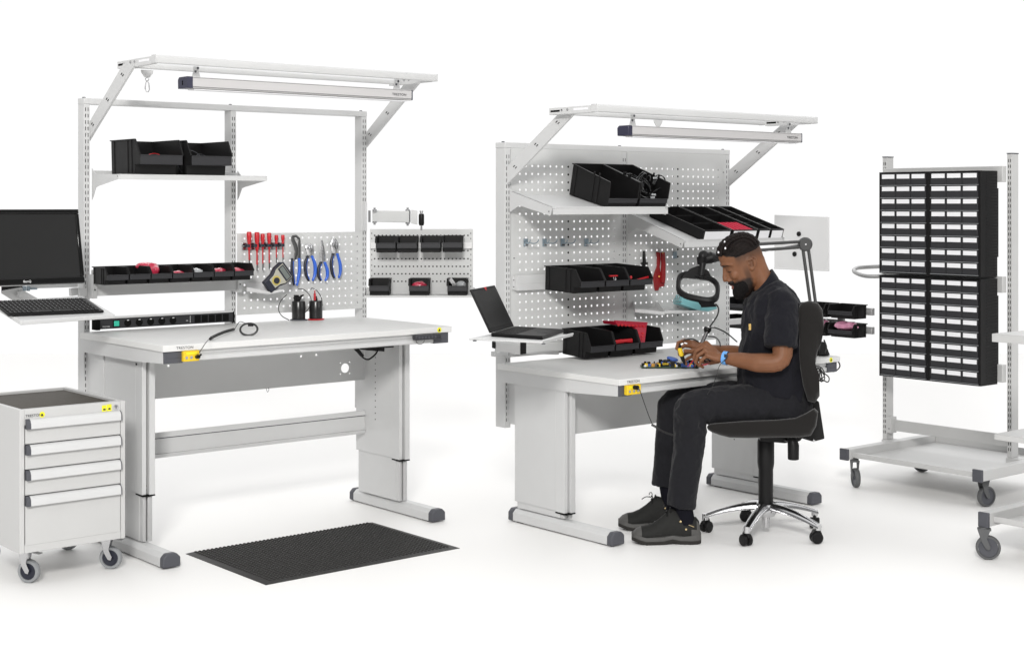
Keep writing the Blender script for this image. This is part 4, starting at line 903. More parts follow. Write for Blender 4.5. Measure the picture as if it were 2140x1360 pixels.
# three large bins hung just above the table
zz = 0.775
xl = at(1172,739,y=5.555).x; zz = at(1172,739,y=5.555).z
yf = at(1217,751,x=xl).y
dd3 = 5.555-yf+0.01
t = thing('bin_rail', 'low rail behind three large black bins, just above the sitting workbench', 'rail', (5.1,5.56,zz))
mb = MB(); mb.box((4.652,5.552,zz+0.015),(5.46,5.5745,zz+0.06)); part(t, 'profile', mb, PG, bevel=0.002)
wr = (at(1373,738,y=5.555-dd3).x-xl)/3
big = bins(3, [frame((xl+wr*(i+0.5), 5.55, zz), 0, R(4.0)) for i in range(3)], (wr*0.98, dd3*1.22, 0.128, 0.066),
    ['large black bin above the sitting bench, leftmost of three, empty', 'large black bin above the sitting bench, middle, with red pliers', 'large black bin above the sitting bench, rightmost, with crimson insert'], 'three large bins just above the sitting bench', None)
yfr = 5.55-dd3*1.22
mb = MB()
for a, b in (((1365,995),(1440,985)),((1440,985),(1530,978)),((1390,1003),(1470,990)),((1460,990),(1530,992))): mb.cyl(p5(*a,yfr+0.03), p5(*b,yfr+0.03), 0.0065, 8, r2=0.008)
solo('red_pliers', mb, RED, 'red handled pliers lying in the middle large bin', 'pliers')
t = thing('grooved_insert', 'crimson grooved plastic insert standing in the rightmost large bin', 'insert', p5(1560,900,5.45))
yi = 5.40
mb = MB(); mb.prism([p5(1388,815,yi),p5(1672,832,yi),p5(1662,868,yi),p5(1545,862,yi),p5(1400,845,yi)], (0,0.10,0)); 
mb.prism([p5(1388,805,yi),p5(1674,822,yi),p5(1674,832,yi),p5(1386,815,yi)], (0,0.012,0)); mb.prism([p5(1560,862,yi),p5(1664,866,yi),p5(1648,1004,yi-0.04),p5(1600,1000,yi-0.04)], (0,0.05,0))
part(t, 'shell', mb, RED2, bevel=0.0015)
mb = MB()
for i in range(8): mb.prism([p5(1400+i*32,835+i*2,yi-0.0005),p5(1420+i*32,836+i*2,yi-0.0005),p5(1420+i*32,856+i*1.5,yi-0.0005),p5(1404+i*32,855+i*1.5,yi-0.0005)], (0,-0.003,0))
for i in range(4): 
    for j in range(2): mb.prism([p5(1580+j*36,885+i*26,yi-0.003-i*0.012),p5(1606+j*36-i*2,887+i*26,yi-0.003-i*0.012),p5(1606+j*36-i*4,904+i*26,yi-0.006-i*0.012),p5(1583+j*36,902+i*26,yi-0.006-i*0.012)], (0,-0.003,0))
part(t, 'rib', mb, RED, bevel=0.0008)
# tools on the right backboard
t = thing('black_tool', 'black handled tool hanging vertically beside the red cutter', 'tool', p5(1640,360,5.56))
mb = MB(); mb.tube([p5(1640,188,5.56),p5(1640,205,5.56),p5(1642,280,5.56),p5(1638,330,5.56),p5(1640,365,5.56)],[0.006,0.0085,0.0095,0.010,0.008],10); part(t, 'handle', mb, BP)
mb = MB(); mb.box(p5(1622,290,5.565), p5(1664,312,5.575)); part(t, 'clip', mb, DST)
t = thing('tube_cutter', 'red tube cutter with two handles hanging on the right backboard', 'cutter', p5(1780,540,5.56))
mb = MB(); mb.prism([p5(*q,5.562) for q in ((1762,198),(1782,205),(1788,260),(1780,330),(1790,400),(1818,460),(1822,500),(1775,512),(1768,540),(1748,540),(1740,490),(1732,430),(1745,380),(1764,330),(1766,260))], (0,0.012,0)); part(t, 'lower_handle', mb, CUT)
mb = MB(); mb.prism([p5(*q,5.548) for q in ((1800,202),(1826,200),(1832,300),(1832,420),(1824,480),(1800,470),(1800,400),(1806,300))], (0,0.012,0)); part(t, 'upper_handle', mb, CUT)
mb = MB(); mb.cyl(p5(1775,415,5.560),p5(1775,415,5.556),0.004,10); mb.cyl(p5(1806,208,5.547),p5(1806,208,5.544),0.004,10); part(t, 'rivet', mb, COP)
t = thing('panel_hook', 'faint zinc tool clip on right backboard, near the magnifier head', 'hook', p5(1912,220,5.575)); mb = MB(); a, b = p5(1898,195,5.575), p5(1928,255,5.575); mb.box((a.x,5.57,b.z),(b.x,5.577,a.z)); part(t, 'clip', mb, ZNC, bevel=0.001)
# tool trays on the right backboard
def small_tray(label, a, b, c, d, lipn):
    t = thing('tool_tray', label, 'tray', (a+c)/2); mb = MB()
    mb.prism([a,b,c,d], -UP*0.002); mb.prism([d,c,c+UP*lipn,d+UP*lipn], (0,0.0015,0)); mb.prism([a,d,d+UP*0.012,a+UP*0.035], (0.0015,0,0)); mb.prism([b,c,c+UP*0.012,b+UP*0.035], (-0.0015,0,0))
    part(t, 'pan', mb, W_, bevel=0.0005)
small_tray('small white angled tray, left one of two under the red cutter', p5(1548,690,5.574), p5(1742,690,5.574), p5(1822,755,5.44), p5(1560,730,5.50), 0.016)
small_tray('small white angled tray holding the teal soldering unit', p5(1752,690,5.574), p5(1952,690,5.574), at(1462,654,y=5.40), p5(1822,742,5.47), 0.014)
t = thing('soldering_unit', 'teal and black soldering unit resting behind the magnifier ring', 'soldering unit', at(1440,650,y=5.42))
def yy_(x, y, v=5.42): return at(x, y-4, y=v)
mb = MB(); mb.prism([yy_(1424,633),yy_(1429,621),yy_(1455,629),yy_(1467,646),yy_(1460,655),yy_(1452,650),yy_(1424,640)], (0,0.06,0)); mb.prism([yy_(1462,646),yy_(1497,645),yy_(1500,649),yy_(1480,655),yy_(1464,652)],(0,0.05,0)); part(t, 'case', mb, TEA, bevel=0.002)
mb = MB(); mb.prism([yy_(1462,629),yy_(1492,636),yy_(1498,645),yy_(1465,647)], (0,0.05,0)); part(t, 'display', mb, BP, bevel=0.001)
mb = MB(); 
for k in range(3): mb.tube(arc(yy_(1411+k*4,628-k), 0.014, 0, 360, 18, (0.7,0.5,0.2), (0,-0.2,1)), 0.0016, 6)
mb.tube(spline([yy_(1400,631),yy_(1410,636),yy_(1425,634)],4),0.002,6); part(t, 'spring_coil', mb, STL)

# laptop on its swivel tray
def L_(px, py, z): return at(px, py, z=z)
tz = 0.955
a, b, c = L_(980,707,tz), L_(1134,714,tz), L_(1198,699,tz); dq = a+(c-b); 
t = thing('laptop_tray', 'thin white swivel tray carrying the open laptop at its left', 'tray', (a+c)/2)
mb = MB(); mb.prism([a,b,c,dq], -UP*0.007); 
bd = (c-b).normalized(); mb.obox((b+c)/2+UP*0.004, (c-b)/2, bd.cross(UP)*0.003, UP*0.004); part(t, 'tray', mb, W_, bevel=0.003)
mb = MB()
for p in (b-bd*-0.01, a+(b-a)*0.08): mb.cyl(p+UP*-0.011, p+UP*-0.0072, 0.008, 10)
part(t, 'foot_pad', mb, DG)
t = thing('tray_arm', 'short aluminium arm with black end caps under the laptop tray', 'arm', at(1064,730,d=7.0))
D0 = 6.95; mb = MB(); P = [at(1036,715,d=D0),at(1087,717,d=D0-0.05),at(1087,740,d=D0-0.05),at(1036,733,d=D0)]; mb.prism(P, VF*0.05); part(t, 'tube', mb, ALU, bevel=0.002)
mb = MB(); mb.prism([at(1087.3,716,d=D0-0.055),at(1100,715,d=D0-0.03),at(1100,739,d=D0-0.03),at(1087.3,741,d=D0-0.055)], VF*0.05); part(t, 'end_cap', mb, BP, bevel=0.003)
mb = MB(); mb.prism([at(1028,714,d=D0),at(1035.7,715,d=D0-0.002),at(1035.7,729,d=D0-0.002),at(1028,727,d=D0)], VF*0.05); part(t, 'end_cap', mb, BP, bevel=0.003)
mb = MB(); mb.cyl(at(1040,738,d=7.1), at(1040,728,d=7.1), 0.014, 14); mb.box(at(1034,735,y=5.56), at(1062,743,y=5.56)+Vector((0,0.03,0))); mb.prism([at(1100,735,d=7.15),at(1168,732,d=7.45),at(1168,741,d=7.45),at(1100,740,d=7.15)], VF*0.02); part(t, 'pivot', mb, W_, bevel=0.002)
zb = tz+0.001
h0, h1, b1, b0 = L_(1026,703,zb), L_(1082,688,zb), L_(1178,695,zb), L_(1134,710,zb)
h1 = h0+(b1-b0)
t = thing('laptop', 'open black laptop with dark screen on the swivel tray', 'laptop', (h0+b1)/2)
mb = MB(); mb.prism([h0,b0,b1,h1], UP*0.016); part(t, 'base', mb, BP, bevel=0.003)
e1 = (h1-h0); e2 = (b0-h0); W1, W2 = e1.length, e2.length; u1, u2 = e1.normalized(), e2.normalized(); z1 = UP*0.0165
mb = MB()
for j in range(6):
    for i in range(14):
        c0 = h0+u1*(0.02+i*(W1-0.04)/13.5+0.006)+u2*(0.028+j*0.0185)+z1; mb.obox(c0, u1*(W1-0.04)/30, u2*0.0075, UP*0.0012)
part(t, 'keys', mb, MATS['key_black'], smooth=0)
mb = MB(); c0 = h0+u1*(W1/2)+u2*(W2-0.045)+z1; mb.obox(c0, u1*0.045, u2*0.027, UP*0.0004); part(t, 'touchpad', mb, BL)
hs = 0.215; s0 = h0+z1; T0 = at(987,604,d=(s0-u2*0.085).dot(VF)); 
up_ = (T0-s0); up_ = (up_-u1*up_.dot(u1)); hs = up_.length; up_.normalize(); nb = up_.cross(u1).normalized(); nb = nb if nb.dot(u2) > 0 else -nb
mb = MB(); mb.prism([s0,s0+u1*W1,s0+u1*W1+up_*hs,s0+up_*hs], -nb*0.008); part(t, 'lid', mb, BP, bevel=0.003)
m_ = 0.012; mb = MB(); q = s0+nb*0.0006; mb.quad(q+u1*m_+up_*0.02,q+u1*(W1-m_)+up_*0.02,q+u1*(W1-m_)+up_*(hs-m_),q+u1*m_+up_*(hs-m_)); part(t, 'screen', mb, SCR)
q = s0+nb*0.0012+up_*(hs-0.002); mb = MB(); mb.prism([q+u1*W1*0.50,q+u1*W1*0.62,q+u1*W1*0.56-up_*0.018], nb*0.0006); part(t, 'sticker', mb, RED)

# magnifier lamp
def mg(x, y, d): return at(1320+x/5.3125, 460+y/5.3125, d=d)
t = thing('magnifier_lamp', 'black arm magnifier lamp reaching past the head of seated man', 'magnifier lamp', at(1706,742,z=0.752))
mb = MB(); J = mg(1925,268,7.5); base = at(1712,742,d=7.58)
lo = at(1708,700,d=7.57)
for dx in (-13, 13):
    mb.tube([J+VR*(dx*0.0011), lo+VR*(dx*0.0010)], 0.0085, 10)
part(t, 'lower_arm', mb, DST)
H = mg(860,430,7.2); mb = MB()
for dy in (-1, 1): 
    E = mg(960,430+dy*0,7.22)-UP*dy*0.006
    mb.tube([J-UP*(0.014*dy)-VR*0.01, mg(1420,300+dy*34,7.37), E], [0.0085,0.0085,0.008], 10)
mb.tube([J-VR*0.02, mg(1480,345,7.38)], 0.004, 6, 1)
part(t, 'upper_arm', mb, [DST, STL])
mb = MB(); mb.lathe([(0,-0.02),(0.030,-0.02),(0.036,-0.012),(0.036,0.012),(0.030,0.02),(0,0.02)], J, VF, 28); mb.cyl(J-VF*0.022, J-VF*0.0205, 0.004, 12, 1); part(t, 'elbow_joint', mb, [DG if False else DST, LBL])
mb = MB(); mb.cyl(base, lo-UP*0.0, 0.016, 14); mb.lathe([(0.05,0),(0.045,0.03),(0.018,0.045),(0,0.046)], base, (0,0,1), 20); part(t, 'base', mb, BP)
mb = MB(); mb.tube([mg(960,420,7.22), mg(880,415,7.2), mg(800,440,7.2)], [0.018,0.030,0.022], 12); mb.ell(mg(800,405,7.2),(0.031,0.026,0.031),14,10); mb.tube([mg(790,420,7.2), mg(772,500,7.2)], [0.032,0.020], 12); part(t, 'swivel', mb, BP)
mb = MB(); mb.tube([mg(790,470,7.19), mg(780,560,7.18), mg(770,630,7.17)], [0.018,0.014,0.013], 12)
# neck fairing widening into the ring
ringc = mg(735,760,7.15); ua = (mg(975,800,7.12)-mg(490,700,7.18))/2; ub = (mg(768,605,7.22)-mg(745,900,7.07))/2
mb.prism([mg(650,540,7.2),mg(740,505,7.2),mg(855,560,7.2),mg(915,690,7.19),mg(730,660,7.2),mg(545,640,7.19)], VF*0.02)
part(t, 'neck', mb, BP, bevel=0.006, seg=3)
def rr(k, f, ex=3.0):
    q = 2*math.pi*k/40; c_, s_ = math.cos(q), math.sin(q)
    return ringc+ua*(math.copysign(abs(c_)**(2/ex), c_)*f[0])+ub*(math.copysign(abs(s_)**(2/ex), s_)*f[1])
nr = ua.cross(ub).normalized(); nr = nr if nr.dot(VF) < 0 else -nr
mb = MB(); prof = [((1,1),0.0),((1,1),0.016),((0.93,0.90),0.026),((0.84,0.79),0.024),((0.80,0.73),0.016),((0.80,0.73),0.0)]; vs = []
for f, h in prof: vs += [rr(k, f)+nr*h for k in range(40)]
mb._add(vs, [(i*40+k,i*40+(k+1)%40,((i+1)%6)*40+(k+1)%40,((i+1)%6)*40+k) for i in range(6) for k in range(40)], 0); part(t, 'ring_housing', mb, BP)
GLS = mat('lens_glass',(0.95,0.97,0.97),0.02,trans=1.0,alpha=0.20,spec=0.5)
mb = MB(); mb._add([rr(k,(0.805,0.735))+nr*0.010 for k in range(40)], [list(range(40))], 0); part(t, 'lens', mb, GLS)

# circuit boards with components
def board(label, px0, px1, py0, py1, seed, tall):
    a, b = at(px0, py1, z=0.755), at(px1, py1, z=0.755); a2 = a+VF*0.16; e1 = (b-a); W = e1.length; e1.normalize(); e2 = Vector((-e1.y, e1.x, 0)); Dp = 0.10
    t = thing('circuit_board', label, 'circuit board', (a+b)/2); mb = MB(); mb.prism([a,b,b+e2*Dp,a+e2*Dp], UP*0.0018); part(t, 'board', mb, PCB)
    random.seed(seed); groups = {}
    for k in range(tall):
        m, s = random.choice([(CBU,(0.010,0.008,0.020)),(BP,(0.010,0.014,0.020)),(DST,(0.012,0.006,0.014)),(PCB,(0.010,0.010,0.012)),(BP,(0.014,0.012,0.026)),(COP,(0.011,0.010,0.014)),(YEL,(0.010,0.008,0.014)),(LBL,(0.008,0.004,0.008)),(DST,(0.006,0.006,0.018)),(BP,(0.007,0.007,0.012)),(ZNC,(0.005,0.005,0.016)),(CBU,(0.012,0.007,0.010)),(RED2,(0.006,0.005,0.008))])
        p = a+e1*(0.012+(W-0.024)*random.random())+e2*(0.01+(Dp-0.02)*random.random())
        g = groups.setdefault(m.name, (MB(), m))[0]
        if random.random() < 0.4: g.cyl(p+UP*0.002, p+UP*(0.002+s[2]*1.1), s[0]*0.6, 10)
        else: g.obox(p+UP*(0.0022+s[2]/2), e1*s[0]*0.7, e2*s[1]*0.7, UP*s[2]/2)
    for m_, (g, m) in groups.items(): part(t, 'component', g, m, bevel=0.0006)
    return t, a, e1, e2
t, a, e1, e2 = board('long circuit board crowded with blue, yellow and black components', 1341, 1461, 755, 768, 3, 70)
mb = MB()
mb.prism([at(1378,754,d=7.15),at(1391,751,d=7.15),at(1420,758,d=7.15),at(1430,768,d=7.12),at(1378,764,d=7.12)], VF*0.01); part(t, 'heat_sink', mb, BP, bevel=0.001)
mb = MB(); mb.lathe([(0.008,0),(0.026,0),(0.029,0.005),(0.026,0.010),(0.008,0.010)], at(1405,752,d=7.10), (0.1,-0.25,1), 24); part(t, 'coil', mb, CBU)
mb = MB(); 
for k in range(9): mb.tube(arc(at(1385+k*1.9,762,d=6.985), 0.009, 0, 180, 8, VF, UP), 0.0013, 6)
part(t, 'copper_coil', mb, YEL)
mb = MB(); mb.obox(at(1432,763,d=6.96), VR*0.020, VF*0.01, UP*0.010); mb.obox(at(1446,765,d=6.96), VR*0.007, VF*0.01, UP*0.008); mb.obox(at(1356,764,d=6.99), VR*0.008, VF*0.008, UP*0.009); part(t, 'blue_component', mb, CBU, bevel=0.001)
mb = MB(); mb.obox(at(1369,765,d=6.98), VR*0.008, VF*0.006, UP*0.006); part(t, 'yellow_component', mb, YEL, bevel=0.001)
mb = MB(); mb.obox(at(1344,763,d=6.99), VR*0.007, VF*0.012, UP*0.010); mb.obox(at(1456,765,d=6.97), VR*0.007, VF*0.012, UP*0.009); mb.obox(at(1394,765,d=7.0), VR*0.018, VF*0.012, UP*0.010); part(t, 'black_component', mb, BP, bevel=0.001)

# grounding socket and cord of bench B
gx0, gx1 = at(1308,805,y=4.69).x, at(1337,805,y=4.69).x
ground_box('yellow grounding socket on the front rail of the low sitting bench', gx0, gx1, 4.702, 0.679, 0.722)
t = thing('grounding_lead', 'thin black cord hanging from yellow socket to the man\'s knee', 'cord', at(1370,892,d=6.6))
mb = MB(); g0 = at(1327,809,y=4.675); mb.cyl(g0+Vector((0,0.004,0)), g0-Vector((0,0.018,0)), 0.010, 12); part(t, 'plug', mb, BP)
mb = MB(); e = at(1364,888,d=6.62); P = spline([g0-Vector((0,0.018,0)),at(1337,815,d=6.45),at(1345,838,d=6.5),at(1355,866,d=6.58),e],12); mb.tube(P, 0.0018, 6)
part(t, 'cord', mb, CBL)
a, b = e, at(1408,909,d=6.60); n = 110; dr = b-a; sd = Vector((dr.y,-dr.x,0)).normalized(); mb = MB()
mb.tube([a+dr*(i/n)-UP*0.006*math.sin(math.pi*i/n)+sd*0.0042*math.cos(i*1.0)+UP*0.0042*math.sin(i*1.0) for i in range(n+1)], 0.0018, 5); mb.cyl(a-dr.normalized()*0.006, a+dr.normalized()*0.02, 0.0055, 8); part(t, 'coil', mb, CBL)
# whiteboard and bins on the swing arm right of bench B
wx = 6.95
t = thing('whiteboard', 'small white magnetic board with two round black magnets behind bench', 'whiteboard', at(1675,565,x=wx))
a, b, c, d_ = at(1618,449,x=wx), at(1731,453.5,x=wx), at(1731,566,x=wx), at(1618,561,x=wx)
mb = MB(); mb.prism([a,b,c,d_], (0.012,0,0)); mb.prism([d_+Vector((-0.004,0,0.006)),c+Vector((-0.004,0,0.006)),c+Vector((-0.004,0,-0.003)),d_+Vector((-0.004,0,-0.003))], (0.016,0,0)); part(t, 'board', mb, mat('whiteboard_enamel',(0.72,0.72,0.72),0.25,noise_amt=0.03,nscale=3), bevel=0.002)
for px, py_ in ((1670,489),(1661,531)):
    mb = MB(); p = at(px, py_, x=wx); mb.lathe([(0,0),(0.0145,0),(0.0145,0.006),(0.012,0.008),(0,0.008)], p, (-1,0,0), 20)
    solo('magnet', mb, BP, 'round black magnet, upper one on the small whiteboard' if py_ < 500 else 'round black magnet, lower one on the small whiteboard', 'magnet')
bx = 6.72
for row, (zp, lipy, words) in enumerate(((632, 662, 'upper'), (677, 705, 'lower'))):
    zr = at(1790, lipy+(-2 if row else 2), x=bx).z
    t = thing('bin_rail', '%s grey aluminium rail on the swing arm behind the seated man' % words, 'rail', (bx, 5.0, zr))
    y0_, y1_ = at(1826, 650, x=bx+0.02).y, at(1532, 650, x=bx+0.02).y
    mb = MB(); mb.box((bx+0.004,y0_,zr+0.018),(bx+0.028,y1_,zr+0.058)); mb.box((bx+0.0,y0_,zr+0.030),(bx+0.0038,y1_,zr+0.046)); part(t, 'profile', mb, ALU, bevel=0.001)
    n_ = 5; ytot = at(1816, 650, x=bx).y, y1_-0.03
    wbn = (ytot[1]-ytot[0])/n_
    names = ['rightmost', 'second from right', 'third from right', 'second from left', 'leftmost']
    sp = [frame((bx, ytot[0]+wbn*(i+0.5)-0.0, zr), -math.pi/2) for i in range(n_)]
    keep = [0, 1, 4]
    proto = bins(len(keep), [sp[i] for i in keep], (wbn*0.87, 0.13, 0.075, 0.042), ['small black bin, %s in the %s row behind man%s' % (names[i], words, ', pink bag inside' if row and i < 2 else '') for i in keep], 'small bins on swing arm behind the man')
    if row:
        for i in (0, 1):
            c0 = sp[i].translation+Vector((-0.07,0,0.062)); solo('plastic_bag', crumple(c0,(0.05,wbn*0.38,0.025),20+i), PIN, 'pale pink plastic bag in the %s lower bin behind the man' % ('rightmost' if i == 0 else 'second'), 'bag')
mb = MB(); q = at(1756,668,x=bx+0.03); mb.box((q.x,q.y-0.02,q.z-0.03),(q.x+0.02,q.y+0.02,q.z+0.05));  mb.box((6.262,5.60,q.z-0.03),(q.x+0.03,5.63,q.z)) ; mb.box((q.x+0.001,q.y,q.z-0.0295),(q.x+0.029,5.599,q.z-0.0005))
solo('swing_arm', mb, W_, 'white arm joining the small bin rails to right post of sitting bench', 'arm', bevel=0.002)
# cable bundle at right end of bench B
t = thing('cable_bundle', 'knot of black cables hanging from right corner of the low bench', 'cable', at(1718,790,d=7.3)); mb = MB(); random.seed(11)
for k in range(7):
    c0 = at(1716+random.uniform(-8,6),785+random.uniform(-8,8),d=7.35+random.uniform(-.05,.05)); q = random.random()*6
    mb.tube(arc(c0, 0.018+0.014*random.random(), 0, 320, 16, (math.cos(q),math.sin(q),0.2), (0,0.2,1)), 0.0028, 6)
part(t, 'cable', mb, CBL); mb = MB(); mb.tube(spline([at(1742,752,y=4.72),at(1752,756,y=4.70),at(1755,766,y=4.70),at(1746,775,y=4.72),at(1734,776,y=4.75)],6),0.0035,6)
part(t, 'cable', mb, CBL); mb = MB(); mb.tube(spline([at(1720,778,d=7.35),at(1732,788,d=7.33),at(1730,798,d=7.33),at(1716,792,d=7.35)],6),0.003,6); part(t, 'cable', mb, CBL); mb = MB(); mb.tube(spline([at(1722,710,d=7.5),at(1727,725,d=7.5),at(1724,738,d=7.5)],6),0.004,6)
part(t, 'cable', mb, CBL)
mb = MB(); mb.prism([at(1712,742,d=7.5),at(1716,715,d=7.5),at(1724,715,d=7.5),at(1735,742,d=7.5)], VF*0.04); part(t, 'transformer', mb, BP, bevel=0.003)
# cords around the hands
mb = MB(); 
mb.tube(spline([at(1320+935/5.3125,460+930/5.3125,d=7.1),mg(965,980,7.05),mg(950,1060,7.0),mg(870,1180,6.95)],8),0.0038,8)
mb.tube(spline([mg(870,1195,6.93),mg(930,1195,6.93),mg(1050,1250,6.95),mg(1170,1350,7.0)],8),0.0032,8)
mb.tube(spline([mg(850,1290,6.92),mg(930,1300,6.85),mg(975,1350,6.8),mg(985,1400,6.78)],8),0.003,8)
mb.tube(spline([mg(530,1410,6.9),mg(545,1355,6.9),mg(600,1325,6.9),mg(680,1320,6.9),mg(745,1350,6.9)],8),0.0032,8)
solo('lamp_cord', mb, CBL, 'black cords looping from the magnifier ring to the hands', 'cable')
t = thing('soldering_iron_stand', 'spiral steel stand with black funnel top beside the hands', 'iron stand', mg(770,1400,6.95)); mb = MB()
a, b = mg(840,1230,6.95), mg(762,1400,6.95); dr = b-a; n = 120; sd = VR*0.9+UP*0.3
mb.tube([a+dr*(i/n)+VF*0.014*math.cos(i*0.55)+(VR*0.85+UP*0.45)*0.014*math.sin(i*0.55) for i in range(n+1)], 0.0022, 6); part(t, 'spiral', mb, STL)
mb = MB(); mb.tube([mg(850,1190,6.95), mg(842,1215,6.95), mg(830,1250,6.95)], [0.016,0.019,0.012], 16); mb.tube([mg(840,1210,6.95), mg(780,1370,6.95)],0.005,8); part(t, 'funnel', mb, BP)
# ---------------------------------------------------------------- trolley with drawer cabinets
t = thing('storage_trolley', 'tall white wheeled trolley frame carrying four black drawer cabinets', 'trolley', (6.9,4.6,0))
X0 = 6.902
for (ya, yb) in ((4.985,5.013),(4.206,4.234)):
    mb = MB(); mb.box((X0,ya,0.206),(X0+0.062,yb,1.788)); z = 0.24
    while z < 1.76:
        for f in (0.30, 0.68): mb.box((X0-0.0008,ya+(yb-ya)*f-0.0022,z),(X0+0.002,ya+(yb-ya)*f+0.0022,z+0.0175),1)
        z += 0.0295
    o = part(t, 'upright', mb, [TR, BK], bevel=0.0012)
    mb = MB(); mb.box((X0-0.002,ya-0.002,1.7885),(X0+0.064,yb+0.002,1.794)); part(o, 'top_cap', mb, DG, bevel=0.001)
for za, zb in ((1.642,1.726),(1.065,1.150),(0.598,0.690)):
    mb = MB(); mb.box((6.862,4.236,za),(6.9005,4.983,zb)); part(t, 'cabinet_rail', mb, TR, bevel=0.003)
mb = MB(); mb.box((X0+0.03,4.236,0.256),(X0+0.045,4.983,0.318)); part(t, 'crossbar', mb, TR, bevel=0.002)
mb = MB(); mb.box((X0-0.002,4.955,0.245),(X0+0.05,4.984,0.335)); mb.cyl((X0-0.004,4.968,0.27),(X0-0.002,4.968,0.27),0.004,8,1); part(t, 'corner_bracket', mb, [TR, DG], bevel=0.002)
bxa, bxb = 6.455, 7.30
for (ya, yb) in ((4.915,4.968),(4.10,4.153)):
    mb = MB(); mb.box((bxa+0.016,ya,0.150),(bxb-0.016,yb,0.205)); part(t, 'base_beam', mb, TR, bevel=0.003)
    for xa in (bxa, bxb-0.0158):
        mb = MB(); mb.box((xa,ya-0.001,0.146),(xa+0.0158,yb+0.001,0.208)); part(t, 'end_cap', mb, DG, bevel=0.003)
for (ya, yb) in ((4.97,5.02),(4.20,4.236)):
    pass
mb = MB(); mb.box((X0-0.01,4.9685,0.165),(X0+0.075,5.014,0.2055)); mb.box((X0-0.01,4.1535,0.165),(X0+0.075,4.236,0.2055)); part(t, 'post_foot', mb, TR, bevel=0.002)
mb = MB(); ta, tb = 4.154, 4.9145; xa, xb = 6.495, 7.27
mb.box((xa,ta,0.160),(xb,tb,0.163)); mb.box((xa,ta,0.163),(xa+0.004,tb,0.186)); mb.box((xa+0.004,ta,0.183),(xa+0.02,tb,0.186)); mb.box((xb-0.004,ta,0.163),(xb,tb,0.200))
part(t, 'base_tray', mb, TR, bevel=0.001)
W1 = at(1790,1018,z=0); W2 = at(2060,1056,z=0)
for c, yw in (((6.507,4.90,0),-2.2),((6.60,4.165,0),-0.3),((7.17,4.94,0),-1.2),((7.22,4.14,0),-0.4)):
    castor(t, c, 0.052, 0.026, yw, ht=0.150, brake=False, forkm=RUB, tyre=RUB, hubm=DG, fr=0.8)
mb = MB(); mb.tube(spline([at(1858,556,d=8.38),at(1836,557,d=8.38),at(1800,559,d=8.36),at(1787,562,d=8.32),at(1785,567,d=8.25),at(1795,573,d=8.2),at(1812,577,d=8.15),at(1838,577,d=8.12),at(1852,572,d=8.10)],6), 0.0115, 12); part(t, 'handle', mb, mat('brushed_steel_tube',(0.38,0.38,0.38),0.35,metal=0.6))
# cabinets: local axes, front is -Y, origin at bottom middle of the back
CW, CH, CD = 0.3145, 0.5505, 0.155
ang = -math.pi/2
def cab_M(yc, z): return frame((6.858, yc, z), ang)
zl = [1.150, 0.5885]; ycs = (4.262+CW*1.5, 4.262+CW*0.5)
cab = thing('drawer_cabinet', 'black cabinet of 24 labelled drawers, upper left of four on the trolley', 'drawer cabinet', cab_M(ycs[0], zl[0]), 'four black drawer cabinets on the trolley')
mb = MB(); w = CW/2-0.0006
mb.box((-w,-CD,0),(w,0,0.006)); mb.box((-w,-CD,CH-0.006),(w,0,CH)); mb.box((-w,-CD,0.006),(-w+0.012,0,CH-0.006)); mb.box((w-0.012,-CD,0.006),(w,0,CH-0.006)); mb.box((-w+0.012,-0.006,0.006),(w-0.012,0,CH-0.006)); mb.box((-w+0.012,-CD+0.012,0.006),(w-0.012,-CD+0.014,CH-0.006))
for k in range(34): mb.box((w-0.0,-CD+0.05,0.016+k*0.0158),(w+0.0022,-0.004,0.016+k*0.0158+0.004)); 
part(cab, 'case', mb, BP, local=True, bevel=0.0008)
mb = MB(); mb.box((-w+0.02,0.0002,0.10),(w-0.012,0.030,CH-0.09)); part(cab, 'rear_case', mb, BP, local=True, bevel=0.001)
mb = MB()
for k in range(1, 9): mb.box((-w+0.013,-CD-0.0075,0.0082+(k-1)*0.0671-0.0015),(w-0.013,-CD+0.011,0.0082+(k-1)*0.0671+0.0012))
part(cab, 'shelf_edge', mb, RUL, local=True)
DM = MB(); DM.box((-0.0462,-0.003,0),(0.0462,0.012,0.0618)); DM.box((-0.0462,-0.006,0.058),(0.0462,-0.003,0.0618)); dmesh = None
LM = MB(); LM.box((-0.040,-0.0048,0.034),(0.040,-0.0032,0.0572)); 
LM2 = MB()
for r_ in range(8):
    for c_ in range(3):
        x = (c_-1)*0.0955; z = 0.0105+r_*0.0671
        if dmesh is None:
            d0 = part(cab, 'drawer', DM, BL, local=True, bevel=0.001); l0 = part(d0, 'label_card', LM, LBL, local=True); dmesh = (d0, l0); d0.location = (x,-CD,z)
        else:
            d = d0.copy(); COL.objects.link(d); d.parent = cab; d.location = (x,-CD,z)
            l = l0.copy(); COL.objects.link(l); l.parent = d
bpy.context.view_layer.update()
for (i, j, lb_) in ((1,0,'black cabinet of 24 labelled drawers, upper right of four on the trolley'),(0,1,'black cabinet of 24 labelled drawers, lower left of four on the trolley'),(1,1,'black cabinet of 24 labelled drawers, lower right of four on the trolley')):
    copy_tree(cab, cab_M(ycs[i], zl[j]), lb_)
